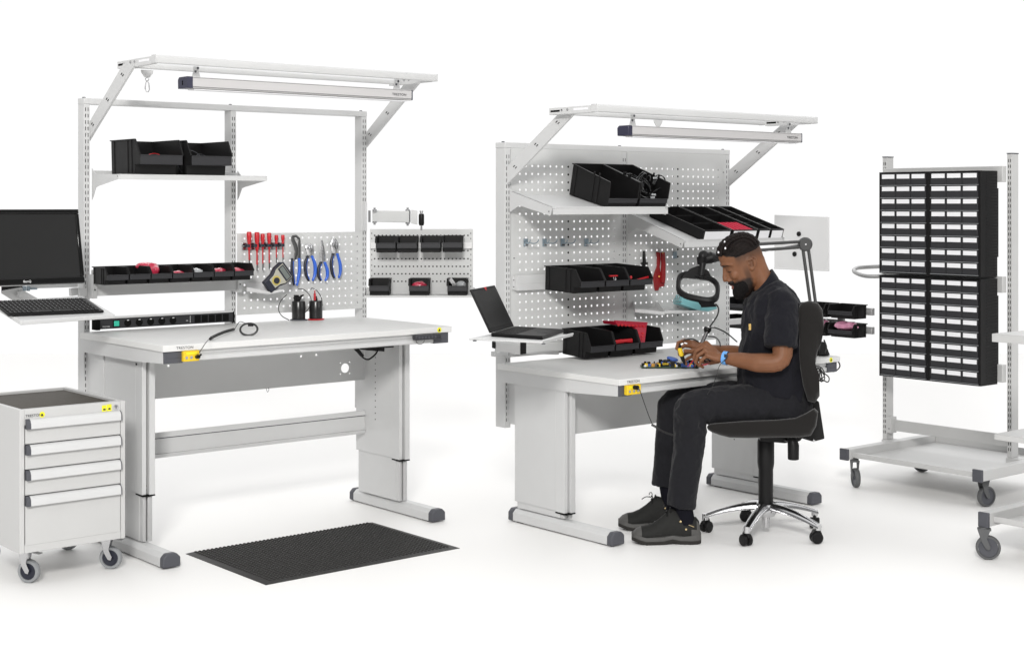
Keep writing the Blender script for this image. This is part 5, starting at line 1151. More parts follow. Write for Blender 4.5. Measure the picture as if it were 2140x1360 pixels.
# second trolley at the right edge, mostly out of the photo
t = thing('service_trolley', 'second white trolley cut by the right edge, only shelf ends and one wheel visible', 'trolley', (6.0,3.3,0))
cp = at(2054,1085,x=5.60); cy = cp.y; cz = cp.z
def beamx(ya, yb):
    mb = MB(); mb.box((5.616,ya,cz-0.03),(6.50,yb,cz+0.028)); part(t, 'base_beam', mb, TR, bevel=0.003)
    mb = MB(); mb.box((5.60,ya-0.001,cz-0.034),(5.6158,yb+0.001,cz+0.030)); part(t, 'end_cap', mb, DG, bevel=0.003)
beamx(cy-0.024, cy+0.024); beamx(cy-0.824, cy-0.776)
mb = MB(); mb.box((5.645,cy-0.776,cz-0.014),(6.45,cy-0.024,cz-0.012)); mb.box((5.645,cy-0.776,cz-0.012),(5.649,cy-0.024,cz+0.012)); part(t, 'base_tray', mb, TR, bevel=0.001)
for (ya, yb) in ((cy-0.06,cy-0.032),(cy-0.77,cy-0.742)):
    mb = MB(); mb.box((6.10,ya,cz-0.01),(6.162,yb,1.75)); z = 0.24
    while z < 1.7:
        for f in (0.30, 0.68): mb.box((6.0994,ya+0.028*f-0.0016,z),(6.102,ya+0.028*f+0.0016,z+0.0165),1)
        z += 0.0295
    part(t, 'upright', mb, [TR, BK], bevel=0.001)
for k, (p0, p1, fl_) in enumerate((((2073,697),(2073,714),0.03),((2078,906),(2078,918),0.02))):
    a = at(*p0, x=5.72); b = at(*p1, x=5.72); mb = MB()
    mb.box((5.72,a.y-0.75,a.z-0.002),(6.095,a.y,a.z)); mb.box((5.72,a.y-0.75,b.z),(5.7215,a.y,a.z-0.002)); mb.box((5.7215,a.y-0.0015,b.z+0.002),(6.095,a.y,a.z-0.0021))
    part(t, 'shelf', mb, TR, bevel=0.001)
for c, yw in (((5.625,cy-0.01,0),-0.95),((5.625,cy-0.80,0),-0.9),((6.45,cy,0),-0.9),((6.45,cy-0.8,0),-0.9)):
    castor(t, c, 0.052, 0.026, yw, ht=cz-0.034, brake=False, forkm=RUB, tyre=RUB, hubm=DG, fr=0.8)
# ---------------------------------------------------------------- chair
HC = Vector((5.27,4.477,0))
FD, ND = -VR, -VF
DC = HC.dot(VF)
def bp(px, py, n=0.0): return at(px, py, d=DC-n)
chair = thing('office_chair', 'black fabric swivel chair with chrome star base', 'office chair', HC)
def seatpt(px, py, n): return bp(px, py, n)
def slab(outline, hw, prof, mbx=None):
    """outline: side-view px points; lateral half width hw(i); rounded by inset rings"""
    mbx = mbx or MB(); n = len(outline); cx_ = sum(p[0] for p in outline)/n; cy_ = sum(p[1] for p in outline)/n
    rings = []
    for (lat, sc_) in prof:
        rings.append([bp(cx_+(x-cx_)*(1-(1-sc_)*0.35) if False else x+(cx_-x)*(1-sc_)*0.12, y+(cy_-y)*(1-sc_), lat*hw) for x, y in outline])
    vs = [p for r in rings for p in r]; k = len(rings)
    fs = [(i*n+j, i*n+(j+1)%n, (i+1)*n+(j+1)%n, (i+1)*n+j) for i in range(k-1) for j in range(n)]
    fs += [list(range(n-1,-1,-1)), [(k-1)*n+j for j in range(n)]]
    mbx._add(vs, fs, 0); return mbx
prof = [(-1,0.55),(-0.985,0.82),(-0.94,0.96),(-0.86,1),(0,1),(0.86,1),(0.94,0.96),(0.985,0.82),(1,0.55)]
seat = [(1477,893),(1479,888),(1486,885),(1505,883),(1560,879),(1620,877),(1662,873),(1686,862),(1702,852),(1710,860),(1706,890),(1695,910),(1670,914),(1620,914),(1560,915),(1525,914),(1505,909),(1488,903),(1480,898)]
o = part(chair, 'seat', slab(seat, 0.235, prof), FAB, smooth=60)
back = [(1670,640),(1676,632),(1692,628),(1709,633),(1718,645),(1722,672),(1718,707),(1708,737),(1703,767),(1706,797),(1713,827),(1703,842),(1688,838),(1678,805),(1672,768),(1670,735),(1670,705),(1669,672)]
part(chair, 'backrest', slab(back, 0.205, prof), FAB, smooth=60)
mb = MB(); q = [(1690,840),(1712,838),(1724,917),(1700,923),(1672,915),(1650,914),(1652,906),(1690,898)]
mb.prism([bp(x,y,0.05) for x,y in q], ND*-0.10); part(chair, 'back_bracket', mb, BP, bevel=0.006)
mb = MB(); mb.prism([bp(x,y,0.09) for x,y in [(1588,912),(1680,912),(1672,922),(1640,926),(1590,922)]], ND*-0.18); part(chair, 'mechanism', mb, BP, bevel=0.005)
mb = MB(); mb.cyl(bp(1640,920,0.10), bp(1652,924,0.14), 0.006, 10); part(chair, 'adjuster_rod', mb, STL); mb = MB(); mb.tube([bp(1655,914,0.14),bp(1658,930,0.145),bp(1658,960,0.145)],[0.020,0.026,0.025],14); part(chair, 'adjuster_knob', mb, BP, bevel=0.004)
for q_ in ((1697,900),(1701,921)):
    mb = MB(); mb.cyl(bp(*q_,0.06),bp(*q_,0.051),0.006,10); part(chair, 'bolt', mb, STL)
mb = MB(); c = HC
mb.lathe([(0,0.10),(0.030,0.10),(0.034,0.13),(0.034,0.30),(0.0365,0.31),(0.039,0.33),(0.039,0.425),(0.036,0.437),(0,0.438)], c, n=28); part(chair, 'gas_column', mb, BP)
mb = MB(); mb.lathe([(0,0.438),(0.015,0.438),(0.015,0.472),(0,0.472)], c, n=20); mb.lathe([(0,0.03),(0.017,0.03),(0.019,0.05),(0.019,0.0999),(0,0.0999)], c, n=20); part(chair, 'piston', mb, CHR)
A0 = [61.7, 134.4, 203, 277, 345.5]
mb = MB(); mb.lathe([(0,0.085),(0.040,0.085),(0.050,0.10),(0.050,0.125),(0.040,0.140),(0.0345,0.142),(0,0.142)], c, n=28); part(chair, 'star_hub', mb, CHR)
for a_ in A0:
    u = Vector((math.cos(R(a_)), math.sin(R(a_)), 0)); s = Vector((-u.y, u.x, 0)); mb = MB(); vs = []; K = 9
    for i in range(K):
        f = i/(K-1); r = 0.042+f*0.245; z = 0.132-0.055*f**1.7; w = 0.026-0.008*f; h = 0.030-0.014*f
        p = c+u*r+UP*z
        vs += [p+s*w-UP*h*0.55, p+s*w*0.95+UP*h*0.1, p+s*w*0.55+UP*h*0.45, p+UP*h*0.55, p-s*w*0.55+UP*h*0.45, p-s*w*0.95+UP*h*0.1, p-s*w-UP*h*0.55, p-UP*h*0.35]
    fs = [(i*8+j, i*8+(j+1)%8, (i+1)*8+(j+1)%8, (i+1)*8+j) for i in range(K-1) for j in range(8)]+[list(range(7,-1,-1)), [(K-1)*8+j for j in range(8)]]
    mb._add(vs, fs, 0); e = c+u*0.278; mb.cyl(e+UP*0.060, e+UP*0.088, 0.015, 14); part(chair, 'star_arm', mb, CHR, smooth=50)
    yw = R(a_)+0.9; dr = Vector((math.cos(yw), math.sin(yw), 0)); sd = Vector((-dr.y, dr.x, 0)); ax = e+UP*0.027-dr*0.008; mb = MB()
    for q in (-1, 1): mb.lathe([(0,-0.009),(0.021,-0.009),(0.026,-0.005),(0.0265,0.005),(0.022,0.009),(0,0.0095)], ax+sd*q*0.014, sd*q, 24)
    o = part(chair, 'castor', mb, BP)
    mb = MB(); P = []; 
    mb.tube([ax+dr*0.02+UP*0.012, ax+dr*0.012+UP*0.028, ax-dr*0.012+UP*0.027, ax-dr*0.024+UP*0.010], [0.006,0.009,0.009,0.006], 10, flat=1.3); mb.cyl(e+UP*0.035, e+UP*0.060, 0.007, 10); part(o, 'hood', mb, BP)
# ---------------------------------------------------------------- the seated man
HE = bp(1564.7, 550.4, 0.0)
tilt = R(22)
Hf = (FD*math.cos(tilt)-UP*math.sin(tilt)); Hu = (FD*math.sin(tilt)+UP*math.cos(tilt)); Hn = ND
def hp(f, l, h): return HE+Hf*f+Hn*l+Hu*h
def remeshed(mb, voxel, smooth=2, fac=0.5):
    me = mb.mesh('tmp', [], None, 0)
    o = bpy.data.objects.new('tmp', me); COL.objects.link(o)
    r = o.modifiers.new('r', 'REMESH'); r.mode = 'VOXEL'; r.voxel_size = voxel
    if smooth:
        s = o.modifiers.new('s', 'SMOOTH'); s.factor = fac; s.iterations = smooth
    dg = bpy.context.evaluated_depsgraph_get(); dg.update()
    m2 = bpy.data.meshes.new_from_object(o.evaluated_get(dg))
    bpy.data.objects.remove(o); bpy.data.meshes.remove(me)
    return m2
def body_part(parent, name, me, mats, label=None):
    inv = rootM(parent).inverted() if parent else Matrix.Identity(4)
    me.transform(inv); me.materials.clear()
    for m in mats: me.materials.append(m)
    me.polygons.foreach_set('use_smooth', [True]*len(me.polygons))
    me.name = name
    o = bpy.data.objects.new(name, me); COL.objects.link(o); o.parent = parent
    return o
def limb(mb, pts, n=16, flat=None):
    """pts: list of (point, radius); rounded ends"""
    P = [p for p, r in pts]; Rr = [r for p, r in pts]
    # densify
    Q = spline(P, 4); k = len(pts)
    RR = []
    for i in range(k-1):
        for j in range(4): t = j/4; t = t*t*(3-2*t); RR.append(Rr[i]*(1-t)+Rr[i+1]*t)
    RR.append(Rr[-1])
    mb.tube(Q, RR, n); mb.ell(Q[0], (RR[0],)*3, 14, 8); mb.ell(Q[-1], (RR[-1],)*3, 14, 8)
def loft(mb, rings, n=28, ex=2.3):
    """rings: (centre, u-vector (half extent), w-vector (half extent))"""
    vs = []
    for c, u, w in rings:
        for j in range(n):
            q = 2*math.pi*j/n; c_, s_ = math.cos(q), math.sin(q)
            vs.append(c+u*math.copysign(abs(c_)**(2/ex), c_)+w*math.copysign(abs(s_)**(2/ex), s_))
    k = len(rings)
    fs = [(i*n+j, i*n+(j+1)%n, (i+1)*n+(j+1)%n, (i+1)*n+j) for i in range(k-1) for j in range(n)]+[list(range(n-1,-1,-1)), [(k-1)*n+j for j in range(n)]]
    mb._add(vs, fs, 0)
def side_ring(F, B, half, n0=0.0):
    a, b = bp(F[0], F[1], n0), bp(B[0], B[1], n0); return ((a+b)/2, (a-b)/2, ND*half)

# skin
SK = bpy.data.materials.new('skin'); SK.use_nodes = True; nt = SK.node_tree; b = nt.nodes['Principled BSDF']
b.inputs['Roughness'].default_value = 0.52; b.inputs['Specular IOR Level'].default_value = 0.33; b.inputs['Subsurface Weight'].default_value = 0.12; b.inputs['Subsurface Radius'].default_value = (0.012,0.005,0.003); b.inputs['Subsurface Scale'].default_value = 0.5
at_ = nt.nodes.new('ShaderNodeAttribute'); at_.attribute_name = 'tint'
ns = nt.nodes.new('ShaderNodeTexNoise'); ns.inputs['Scale'].default_value = 25; ns.inputs['Detail'].default_value = 5
tc = nt.nodes.new('ShaderNodeTexCoord'); nt.links.new(tc.outputs['Object'], ns.inputs['Vector'])
m1 = nt.nodes.new('ShaderNodeMix'); m1.data_type = 'RGBA'; m1.inputs[6].default_value = (0.150,0.062,0.028,1); m1.inputs[7].default_value = (0.215,0.092,0.045,1); nt.links.new(ns.outputs['Fac'], m1.inputs[0])
m2_ = nt.nodes.new('ShaderNodeMix'); m2_.data_type = 'RGBA'; m2_.inputs[7].default_value = (0.009,0.006,0.005,1); nt.links.new(at_.outputs['Fac'], m2_.inputs[0]); nt.links.new(m1.outputs[2], m2_.inputs[6])
at2 = nt.nodes.new('ShaderNodeAttribute'); at2.attribute_name = 'lip'
m3 = nt.nodes.new('ShaderNodeMix'); m3.data_type = 'RGBA'; m3.inputs[7].default_value = (0.20,0.075,0.055,1); nt.links.new(at2.outputs['Fac'], m3.inputs[0]); nt.links.new(m2_.outputs[2], m3.inputs[6])
nt.links.new(m3.outputs[2], b.inputs['Base Color'])
n2 = nt.nodes.new('ShaderNodeTexNoise'); n2.inputs['Scale'].default_value = 450; nt.links.new(tc.outputs['Object'], n2.inputs['Vector'])
bu = nt.nodes.new('ShaderNodeBump'); bu.inputs['Strength'].default_value = 0.15; bu.inputs['Distance'].default_value = 0.001; nt.links.new(n2.outputs['Fac'], bu.inputs['Height']); nt.links.new(bu.outputs['Normal'], b.inputs['Normal'])
HAIR = mat('hair', (0.0090,0.0060,0.0054), 0.6, spec=0.14, noise_amt=0.9, nscale=70, bump=0.8, bscale=500)
BRD = mat('beard_hair', (0.007,0.006,0.006), 0.75, spec=0.15, noise_amt=0.5, nscale=220, bump=1.0, bscale=700)
SHT = mat('polo_cloth', (0.0085,0.0085,0.0120), 0.85, spec=0.15, noise_amt=0.15, nscale=60, bump=0.35, bscale=1200, sheen=0.06)
TRS = mat('trouser_cloth', (0.0135,0.0135,0.0160), 0.9, spec=0.12, noise_amt=0.2, nscale=60, bump=0.35, bscale=1200, sheen=0.08)
SHU = mat('shoe_upper', (0.017,0.017,0.016), 0.75, spec=0.25, noise_amt=0.35, nscale=50, bump=0.4, bscale=400)
SHG = mat('shoe_grey_rubber', (0.085,0.083,0.08), 0.65, spec=0.3, noise_amt=0.12, nscale=60, bump=0.3, bscale=400)
SHS = mat('shoe_sole', (0.028,0.026,0.024), 0.75, spec=0.25)
SOK = mat('sock', (0.008,0.008,0.012), 0.95, spec=0.1)

person = thing('person', 'man in black polo and trousers seated in profile, looking down while soldering', 'person', HC)

# --- body: head, neck, torso, arms, hands in one surface
mb = MB()
sk = [(-0.142,0.060,0.100,0.022),(-0.125,0.030,0.106,0.036),(-0.105,0.005,0.106,0.047),(-0.085,-0.030,0.106,0.054),(-0.066,-0.052,0.107,0.059),(-0.045,-0.064,0.108,0.064),(-0.025,-0.070,0.110,0.068),(-0.005,-0.073,0.1115,0.071),(0.015,-0.0755,0.1125,0.0735),(0.035,-0.077,0.1195,0.0755),(0.055,-0.077,0.1215,0.0765),(0.075,-0.075,0.1205,0.0755),(0.095,-0.070,0.114,0.072),(0.113,-0.060,0.100,0.064),(0.128,-0.044,0.078,0.051),(0.138,-0.022,0.048,0.032),(0.142,0.0,0.028,0.015)]
vs = []; NN = 40
for h, fb, ff, w in sk:
    for j in range(NN):
        q = 2*math.pi*j/NN; c_, s_ = math.cos(q), math.sin(q); ex = 2.25
        cc = (fb+ff)/2; a = (ff-fb)/2
        l = w*math.copysign(abs(s_)**(2/ex), s_); f = cc+a*math.copysign(abs(c_)**(2/ex), c_)
        # narrow the face towards the front below the brow
        if f > cc and h < 0.10: l *= 1-0.20*((f-cc)/a)**2
        vs.append(hp(f, l, h))
k = len(sk)
mb._add(vs, [(i*NN+j, i*NN+(j+1)%NN, (i+1)*NN+(j+1)%NN, (i+1)*NN+j) for i in range(k-1) for j in range(NN)]+[list(range(NN-1,-1,-1)), [(k-1)*NN+j for j in range(NN)]], 0)
HA = (Hf, Hn, Hu)
# brow, nose, cheeks, lips, chin
for s in (-1, 1):
    mb.tube([hp(0.112,s*0.006,0.034),hp(0.114,s*0.022,0.040),hp(0.101,s*0.043,0.038),hp(0.080,s*0.058,0.028)],[0.010,0.0105,0.0095,0.006],10)
    mb.ell(hp(0.082,s*0.040,-0.020),(0.024,0.019,0.024),14,10,axes=HA)
    mb.ell(hp(0.1175,s*0.0125,-0.036),(0.011,0.0075,0.0085),12,8,axes=HA)
    mb.ell(hp(0.0915,s*0.031,0.006),(0.0150,0.0165,0.0135),16,12,axes=HA)
for h_, r_ in ((0.012,0.012),(-0.008,0.015),(-0.026,0.0175)): mb.ell(hp(0.108,0,h_),(0.016,r_,0.018),14,10,axes=HA)
mb.tube([hp(0.108,0,0.034),hp(0.114,0,0.018),hp(0.120,0,0.002),hp(0.127,0,-0.014),hp(0.1305,0,-0.027)],[0.010,0.0085,0.0085,0.0095,0.0105],12)
mb.ell(hp(0.1305,0,-0.031),(0.0105,0.0105,0.0095),14,10,axes=HA)
mb.ell(hp(0.111,0,-0.050),(0.012,0.028,0.012),14,10,axes=HA)
mb.tube([hp(0.100,-0.024,-0.066),hp(0.112,-0.012,-0.062),hp(0.1155,0,-0.061),hp(0.112,0.012,-0.062),hp(0.100,0.024,-0.066)],[0.003,0.005,0.0058,0.005,0.003],10)
mb.tube([hp(0.099,-0.022,-0.073),hp(0.109,-0.012,-0.078),hp(0.1125,0,-0.079),hp(0.109,0.012,-0.078),hp(0.099,0.022,-0.073)],[0.003,0.0055,0.0068,0.0055,0.003],10)
mb.ell(hp(0.094,0,-0.108),(0.016,0.026,0.020),14,10,axes=HA)
# ears
for s in (-1, 1):
    e = [(0.012,0.018),(0.010,0.028),(0.0,0.033),(-0.012,0.031),(-0.019,0.020),(-0.018,0.006),(-0.010,-0.008),(-0.003,-0.020),(0.004,-0.026),(0.008,-0.020),(0.008,-0.008)]
    P = [hp(f*1.35-0.001, s*(0.0735+0.009*max(0,(-f+0.004)/0.02)), h-0.002) for f, h in e]
    mb.tube(spline(P, 3), 0.0042, 8)
    mb.prism([hp(f*1.3-0.001, s*0.066, h-0.002) for f, h in e], Hn*s*0.008)
    mb.tube(spline([hp(0.006,s*0.078,0.019),hp(-0.009,s*0.081,0.020),hp(-0.015,s*0.081,0.008),hp(-0.009,s*0.079,-0.006)],3), 0.0032, 8)
    mb.ell(hp(0.008,s*0.076,0.000),(0.004,0.004,0.006),10,8,axes=HA)
    mb.ell(hp(0.004,s*0.076,-0.022),(0.006,0.004,0.007),10,8,axes=HA)
# neck and torso
loft(mb, [side_ring((1566,640),(1650,622),0.085), side_ring((1574,618),(1624,588),0.068), side_ring((1577,600),(1606,562),0.062), side_ring((1568,585),(1600,548),0.060), side_ring((1562,575),(1596,535),0.058)], ex=2.0)
tors = [side_ring((1556,800),(1686,845),0.150), side_ring((1556,775),(1686,795),0.145), side_ring((1558,735),(1682,745),0.145), side_ring((1562,690),(1676,690),0.158), side_ring((1567,655),(1665,642),0.165), side_ring((1575,630),(1648,612),0.150), side_ring((1585,614),(1632,596),0.10)]
loft(mb, tors)
# arms
def J(*a): return bp(*a)
for s, (sh_, el, wr, mid) in ((1, (J(1636,645,0.165), J(1632,751,0.235), J(1512,748,0.130), J(1590,758,0.215))), (-1, (J(1628,645,-0.165), J(1612,745,-0.235), J(1496,732,-0.115), J(1570,742,-0.19)))):
    limb(mb, [(sh_,0.056),(sh_.lerp(el,0.5),0.052),(el,0.043),(mid,0.0435),(mid.lerp(wr,0.5),0.036),(wr,0.0255)])
    limb(mb, [(wr,0.0245),(wr+(wr-mid).normalized()*0.02,0.024)])
# near (left) hand, knuckles up, fingers curled down
def chain(pts, r):
    P = [bp(*p) for p in pts]
    mb.tube(P, r, 10); 
    for p, q in zip(P, r): mb.ell(p, (q*1.03,)*3, 10, 8)
W = (1508,747,0.128)
F1 = [[(1476,717,0.060),(1459,726,0.048),(1452,740,0.040),(1456,751,0.038)],
      [(1473,724,0.084),(1455,734,0.076),(1450,748,0.068),(1456,758,0.062)],
      [(1474,733,0.106),(1458,744,0.102),(1454,757,0.094),(1461,764,0.086)],
      [(1478,743,0.124),(1465,753,0.122),(1462,763,0.114),(1469,767,0.104)]]
for i, f in enumerate(F1):
    r0 = (0.0105,0.0108,0.0102,0.0092)[i]
    chain(f, [r0, r0*0.92, r0*0.84, r0*0.75])
    chain([(1500,741+i*3,0.105+i*0.008), f[0]], [0.0155, 0.0125])
chain([(1500,752,0.105),(1484,757,0.070),(1470,756,0.046),(1459,751,0.030)], [0.017,0.0125,0.0105,0.009])
mb.ell(bp(1492,742,0.100), (0.034,0.030,0.022), 16, 10, axes=(FD,ND,UP))
# far (right) hand, palm towards us, fingers curled round the tool
F2 = [[(1449,716,-0.105),(1431,711,-0.098),(1417,716,-0.080),(1414,728,-0.062)],
      [(1449,724,-0.100),(1431,722,-0.086),(1419,729,-0.064),(1420,741,-0.050)],
      [(1451,733,-0.098),(1434,737,-0.078),(1424,744,-0.058),(1427,753,-0.046)],
      [(1454,741,-0.094),(1439,748,-0.074),(1430,754,-0.058),(1434,761,-0.046)]]
for i, f in enumerate(F2):
    r0 = (0.0102,0.0106,0.0100,0.0090)[i]
    chain(f, [r0, r0*0.92, r0*0.84, r0*0.75])
    chain([(1490,730+i*3,-0.108), f[0]], [0.0155, 0.0125])
chain([(1480,733,-0.090),(1462,730,-0.058),(1446,734,-0.038),(1432,733,-0.030)], [0.016,0.0125,0.0105,0.009])
mb.ell(bp(1472,731,-0.100), (0.034,0.020,0.026), 16, 10, axes=(FD,ND,UP))
me = remeshed(mb, 0.0031, 3, 0.5)
# sockets, closed lids, tint for beard shadow, fade, brows and painted ear-hollow shade
tint = me.attributes.new('tint', 'FLOAT', 'POINT'); lip = me.attributes.new('lip', 'FLOAT', 'POINT')
def smst(a, b, x):
    if a == b: return 0.0
    t = max(0.0, min(1.0, (x-a)/(b-a))); return t*t*(3-2*t)
tv = []; lv = []
for v in me.vertices:
    d = v.co-HE
    if d.length > 0.26: tv.append(0.0); lv.append(0.0); continue
    f, l, h = d.dot(Hf), d.dot(Hn), d.dot(Hu); al = abs(l)
    # eye crease
    if f > 0.07 and abs(h-0.0215) < 0.007 and 0.012 < al < 0.05: v.co -= Hf*0.0030*(1-abs(h-0.0215)/0.007)
    if f > 0.07 and abs(h+0.0045) < 0.006 and 0.014 < al < 0.046: v.co -= Hf*0.0022*(1-abs(h+0.0045)/0.006)
    t = 0.0
    wob = noise.noise(Vector((f,l,h))*60)*0.006
    # brow
    bh = 0.0335-0.006*smst(0.03,0.055,al)
    if f > 0.06 and 0.010 < al < 0.052: t = max(t, 0.92*(1-smst(0.0035,0.0065,abs(h-bh+wob*0.3))))
    # lash line
    lh = 0.0005
    if f > 0.085 and 0.017 < al < 0.046: t = max(t, 0.95*(1-smst(0.0012,0.0030,abs(h-lh))))
    # hair cap
    bound = 0.052 if f > 0.0 else 0.052+0.006
    if f > 0.055: bound = 0.052+(f-0.055)*0.62
    t = max(t, smst(bound-0.006, bound+0.004, h+wob))
    # faded sides
    if f < 0.065: t = max(t, 0.66*smst(-0.005, 0.055, h+wob*0.6)*(1-smst(0.045,0.075,f)))
    # beard
    if f > 0.085: edge = -0.052-(f-0.085)*0.25
    else: edge = -0.052-(0.085-f)*0.02
    if 0.012 < f < 0.125 and h > -0.16:
        bw = smst(edge+0.012, edge-0.010, h+wob)*smst(0.012,0.030,f+wob)
        t = max(t, 0.97*bw)
        if h > -0.058 and f < 0.052 and al > 0.05: t = max(t, 0.55*smst(0.012,0.024,f)*(1-smst(0.036,0.052,f))*smst(0.03,-0.045,h))
    if f > 0.100 and -0.061 < h < -0.043 and al < 0.030: t = max(t, 0.97)
    lp = 0.0
    if f > 0.101 and al < 0.020 and -0.087 < h < -0.0605: lp = 1.0; t = 0.0
    if abs(f-0.0) < 0.010 and -0.012 < h < 0.014 and 0.068 < al < 0.0805: t = max(t, 0.30)  # ear hollow darkened: recess shade put into the tint
    tv.append(t); lv.append(lp)
tint.data.foreach_set('value', tv); lip.data.foreach_set('value', lv)
from mathutils.bvhtree import BVHTree
BV = BVHTree.FromPolygons([v.co.copy() for v in me.vertices], [tuple(p.vertices) for p in me.polygons if (me.vertices[p.vertices[0]].co-HE).length < 0.25])
body_part(person, 'body', me, [SK])
# teeth glimpse
mb = MB(); mb.ell(hp(0.1105,0,-0.0695),(0.003,0.013,0.0022),12,6,axes=HA); part(person, 'teeth', mb, LBL)

# --- hair: cornrow braids over a close cap
mb = MB()
def skp(phi, l, off=0.0):
    fc, hc, W_h = 0.020, 0.040, 0.0785+off
    s = (max(0.0, 1-abs(l/W_h)**2.4))**(1/2.4)
    c_, s_ = math.cos(phi), math.sin(phi)
    af = (0.1015 if c_ > 0 else 0.0975)+off; ah = 0.1035+off
    rr = 1.0/((abs(c_)**2.35+abs(s_)**2.35)**(1/2.35))
    return hp(fc+af*s*c_*rr, l, hc+ah*s*s_*rr)
ls = [-0.073,-0.062,-0.047,-0.030,-0.0125,0.0055,0.0235,0.041,0.057,0.070]
for i, l in enumerate(ls):
    al = abs(l); p0, p1 = R(27+max(0,(al-0.045))*900), R(163-max(0,(al-0.05))*500)
    if al > 0.074: p0, p1 = R(62), R(150)
    K = 64; P = [skp(p0+(p1-p0)*q/K, l*(1.0-0.10*math.sin(math.pi*q/K)) , 0.0035) for q in range(K+1)]
    rs = [0.0088*(0.72+0.28*abs(math.sin(q*0.62)))*(1-0.35*(q/K)**4) for q in range(K+1)]
    mb.tube(P, rs, 8); mb.ell(P[0],(0.007,)*3,8,6)
cap = MB()
rows_ = []
for q in range(25):
    phi = R(30+q*5.4); rows_.append([skp(phi, 0.0755*math.sin(math.pi*(u/24-0.5)), 0.0012) for u in range(25)])
vs = [p for r_ in rows_ for p in r_]
cap._add(vs, [(i*25+j,i*25+j+1,(i+1)*25+j+1,(i+1)*25+j) for i in range(24) for j in range(24)], 0)
cap.tube([skp(R(150),0.0,0.004), skp(R(155),0.0,0.010)], [0.016,0.008], 10)
cap.v += mb.v and []
o = len(cap.v); cap.v += mb.v; cap.f += [[o+i for i in f] for f in mb.f]; cap.m += mb.m
for s in (-1, 1):
    NU, NV = 60, 34; grid = []
    for iu in range(NU+1):
        f = -0.080+0.150*iu/NU; lo = 0.054+max(0,(f-0.050))*0.7+max(0,(-f-0.045))*0.25; hi = 0.122-max(0,f-0.0)*0.35-max(0,-f-0.02)*0.5
        for iv in range(NV+1):
            h = lo+(hi-lo)*iv/NV; o_ = hp(f, s*0.13, h); r_ = BV.ray_cast(o_, -Hn*s, 0.2)
            l_ = (r_[0]-HE).dot(Hn)*s if r_[0] is not None else 0.0
            edge_ = min(1.0, iv/4)
            w_ = (h+0.30*f+0.9*f*f*(-1))
            grid.append(hp(f, s*(l_+0.0006+edge_*(0.0012+0.0030*abs(math.sin(w_*150+math.sin(f*120)*0.25)))), h) if l_ > 0 else None)
    for iu in range(NU):
        for iv in range(NV):
            q_ = [grid[iu*(NV+1)+iv], grid[(iu+1)*(NV+1)+iv], grid[(iu+1)*(NV+1)+iv+1], grid[iu*(NV+1)+iv+1]]
            if all(x is not None for x in q_): cap._add(q_, [(0,1,2,3)], 0)
for i_, p_ in enumerate(cap.v): cap.v[i_] = p_+(p_-HE).normalized()*(noise.noise(p_*260)*0.0016+noise.noise(p_*90)*0.0012)
part(person, 'hair', cap, HAIR, smooth=60)
mb = MB()
for f_, l_, a_ in ((62,0.040,0),(48,0.062,0),(33,0.030,0)): mb.ell(skp(R(f_), l_, 0.010), (0.0042,0.0042,0.0055), 10, 8)
part(person, 'hair_bead', mb, LBL)
# --- beard volume
mb = MB()
bd_ = [(-0.060,0.045,0.100,0.0600),(-0.075,0.030,0.1085,0.0600),(-0.092,0.022,0.1175,0.0560),(-0.108,0.026,0.122,0.0490),(-0.122,0.038,0.121,0.0400),(-0.134,0.052,0.115,0.030),(-0.142,0.068,0.102,0.017)]
loft(mb, [(hp((a+b_)/2,0,h), Hf*((b_-a)/2), Hn*w) for h,a,b_,w in bd_], n=28, ex=2.2)
mb.tube([hp(0.088,-0.036,-0.080),hp(0.104,-0.026,-0.062),hp(0.116,-0.012,-0.0525),hp(0.1195,0,-0.0515),hp(0.116,0.012,-0.0525),hp(0.104,0.026,-0.062),hp(0.088,0.036,-0.080)],[0.008,0.0065,0.0062,0.006,0.0062,0.0065,0.008],10)
me = remeshed(mb, 0.003, 3, 0.5)
for v in me.vertices:
    d = v.co-HE; f, l, h = d.dot(Hf), d.dot(Hn), d.dot(Hu)
    n_ = noise.noise(v.co*170)*0.0028+noise.noise(v.co*60)*0.002
    v.co += (d-Hf*0.05+Hu*0.08).normalized()*n_
body_part(person, 'beard', me, [BRD])

# --- polo shirt
def wrinkle(me, amp, fn=None, sc_=(9,9,9), seed=0):
    me.update()
    nrm = [v.normal.copy() for v in me.vertices]
    for v, n_ in zip(me.vertices, nrm):
        p = Vector((v.co.x*sc_[0], v.co.y*sc_[1], v.co.z*sc_[2]))+Vector((seed,0,0))
        w = noise.noise(p)+0.5*noise.noise(p*2.1)
        w = (1-abs(w)*2.0)*0.5
        k_ = fn(v.co) if fn else 1.0
        v.co += n_*w*amp*k_
mb = MB()
tor = [side_ring((1546,806),(1694,838),0.178), side_ring((1546,778),(1693,796),0.172), side_ring((1549,738),(1690,748),0.168), side_ring((1553,690),(1684,690),0.178), side_ring((1558,652),(1673,642),0.186), side_ring((1567,628),(1656,612),0.172), side_ring((1578,612),(1638,595),0.120), side_ring((1586,606),(1622,586),0.09)]
loft(mb, tor, n=36, ex=2.3)
for s in (1, -1):
    a, b_, c_ = (J(1634,636,0.150*s), J(1633,680,0.205*s), J(1631,722,0.228*s))
    limb(mb, [(J(1622,622,0.105*s),0.050),(a,0.064)])
    d1_ = (b_-a).normalized()
    P = [a, a.lerp(b_,0.5), b_, c_]; mb.tube(P, [0.064,0.066,0.066,0.068], 24); mb.ell(a,(0.066,)*3,20,14)
me = remeshed(mb, 0.0048, 5, 0.5)
wrinkle(me, 0.019, lambda c: 1.0, (10,10,7), 3); wrinkle(me, 0.004, None, (26,26,18), 9)
body_part(person, 'polo_shirt', me, [SHT])
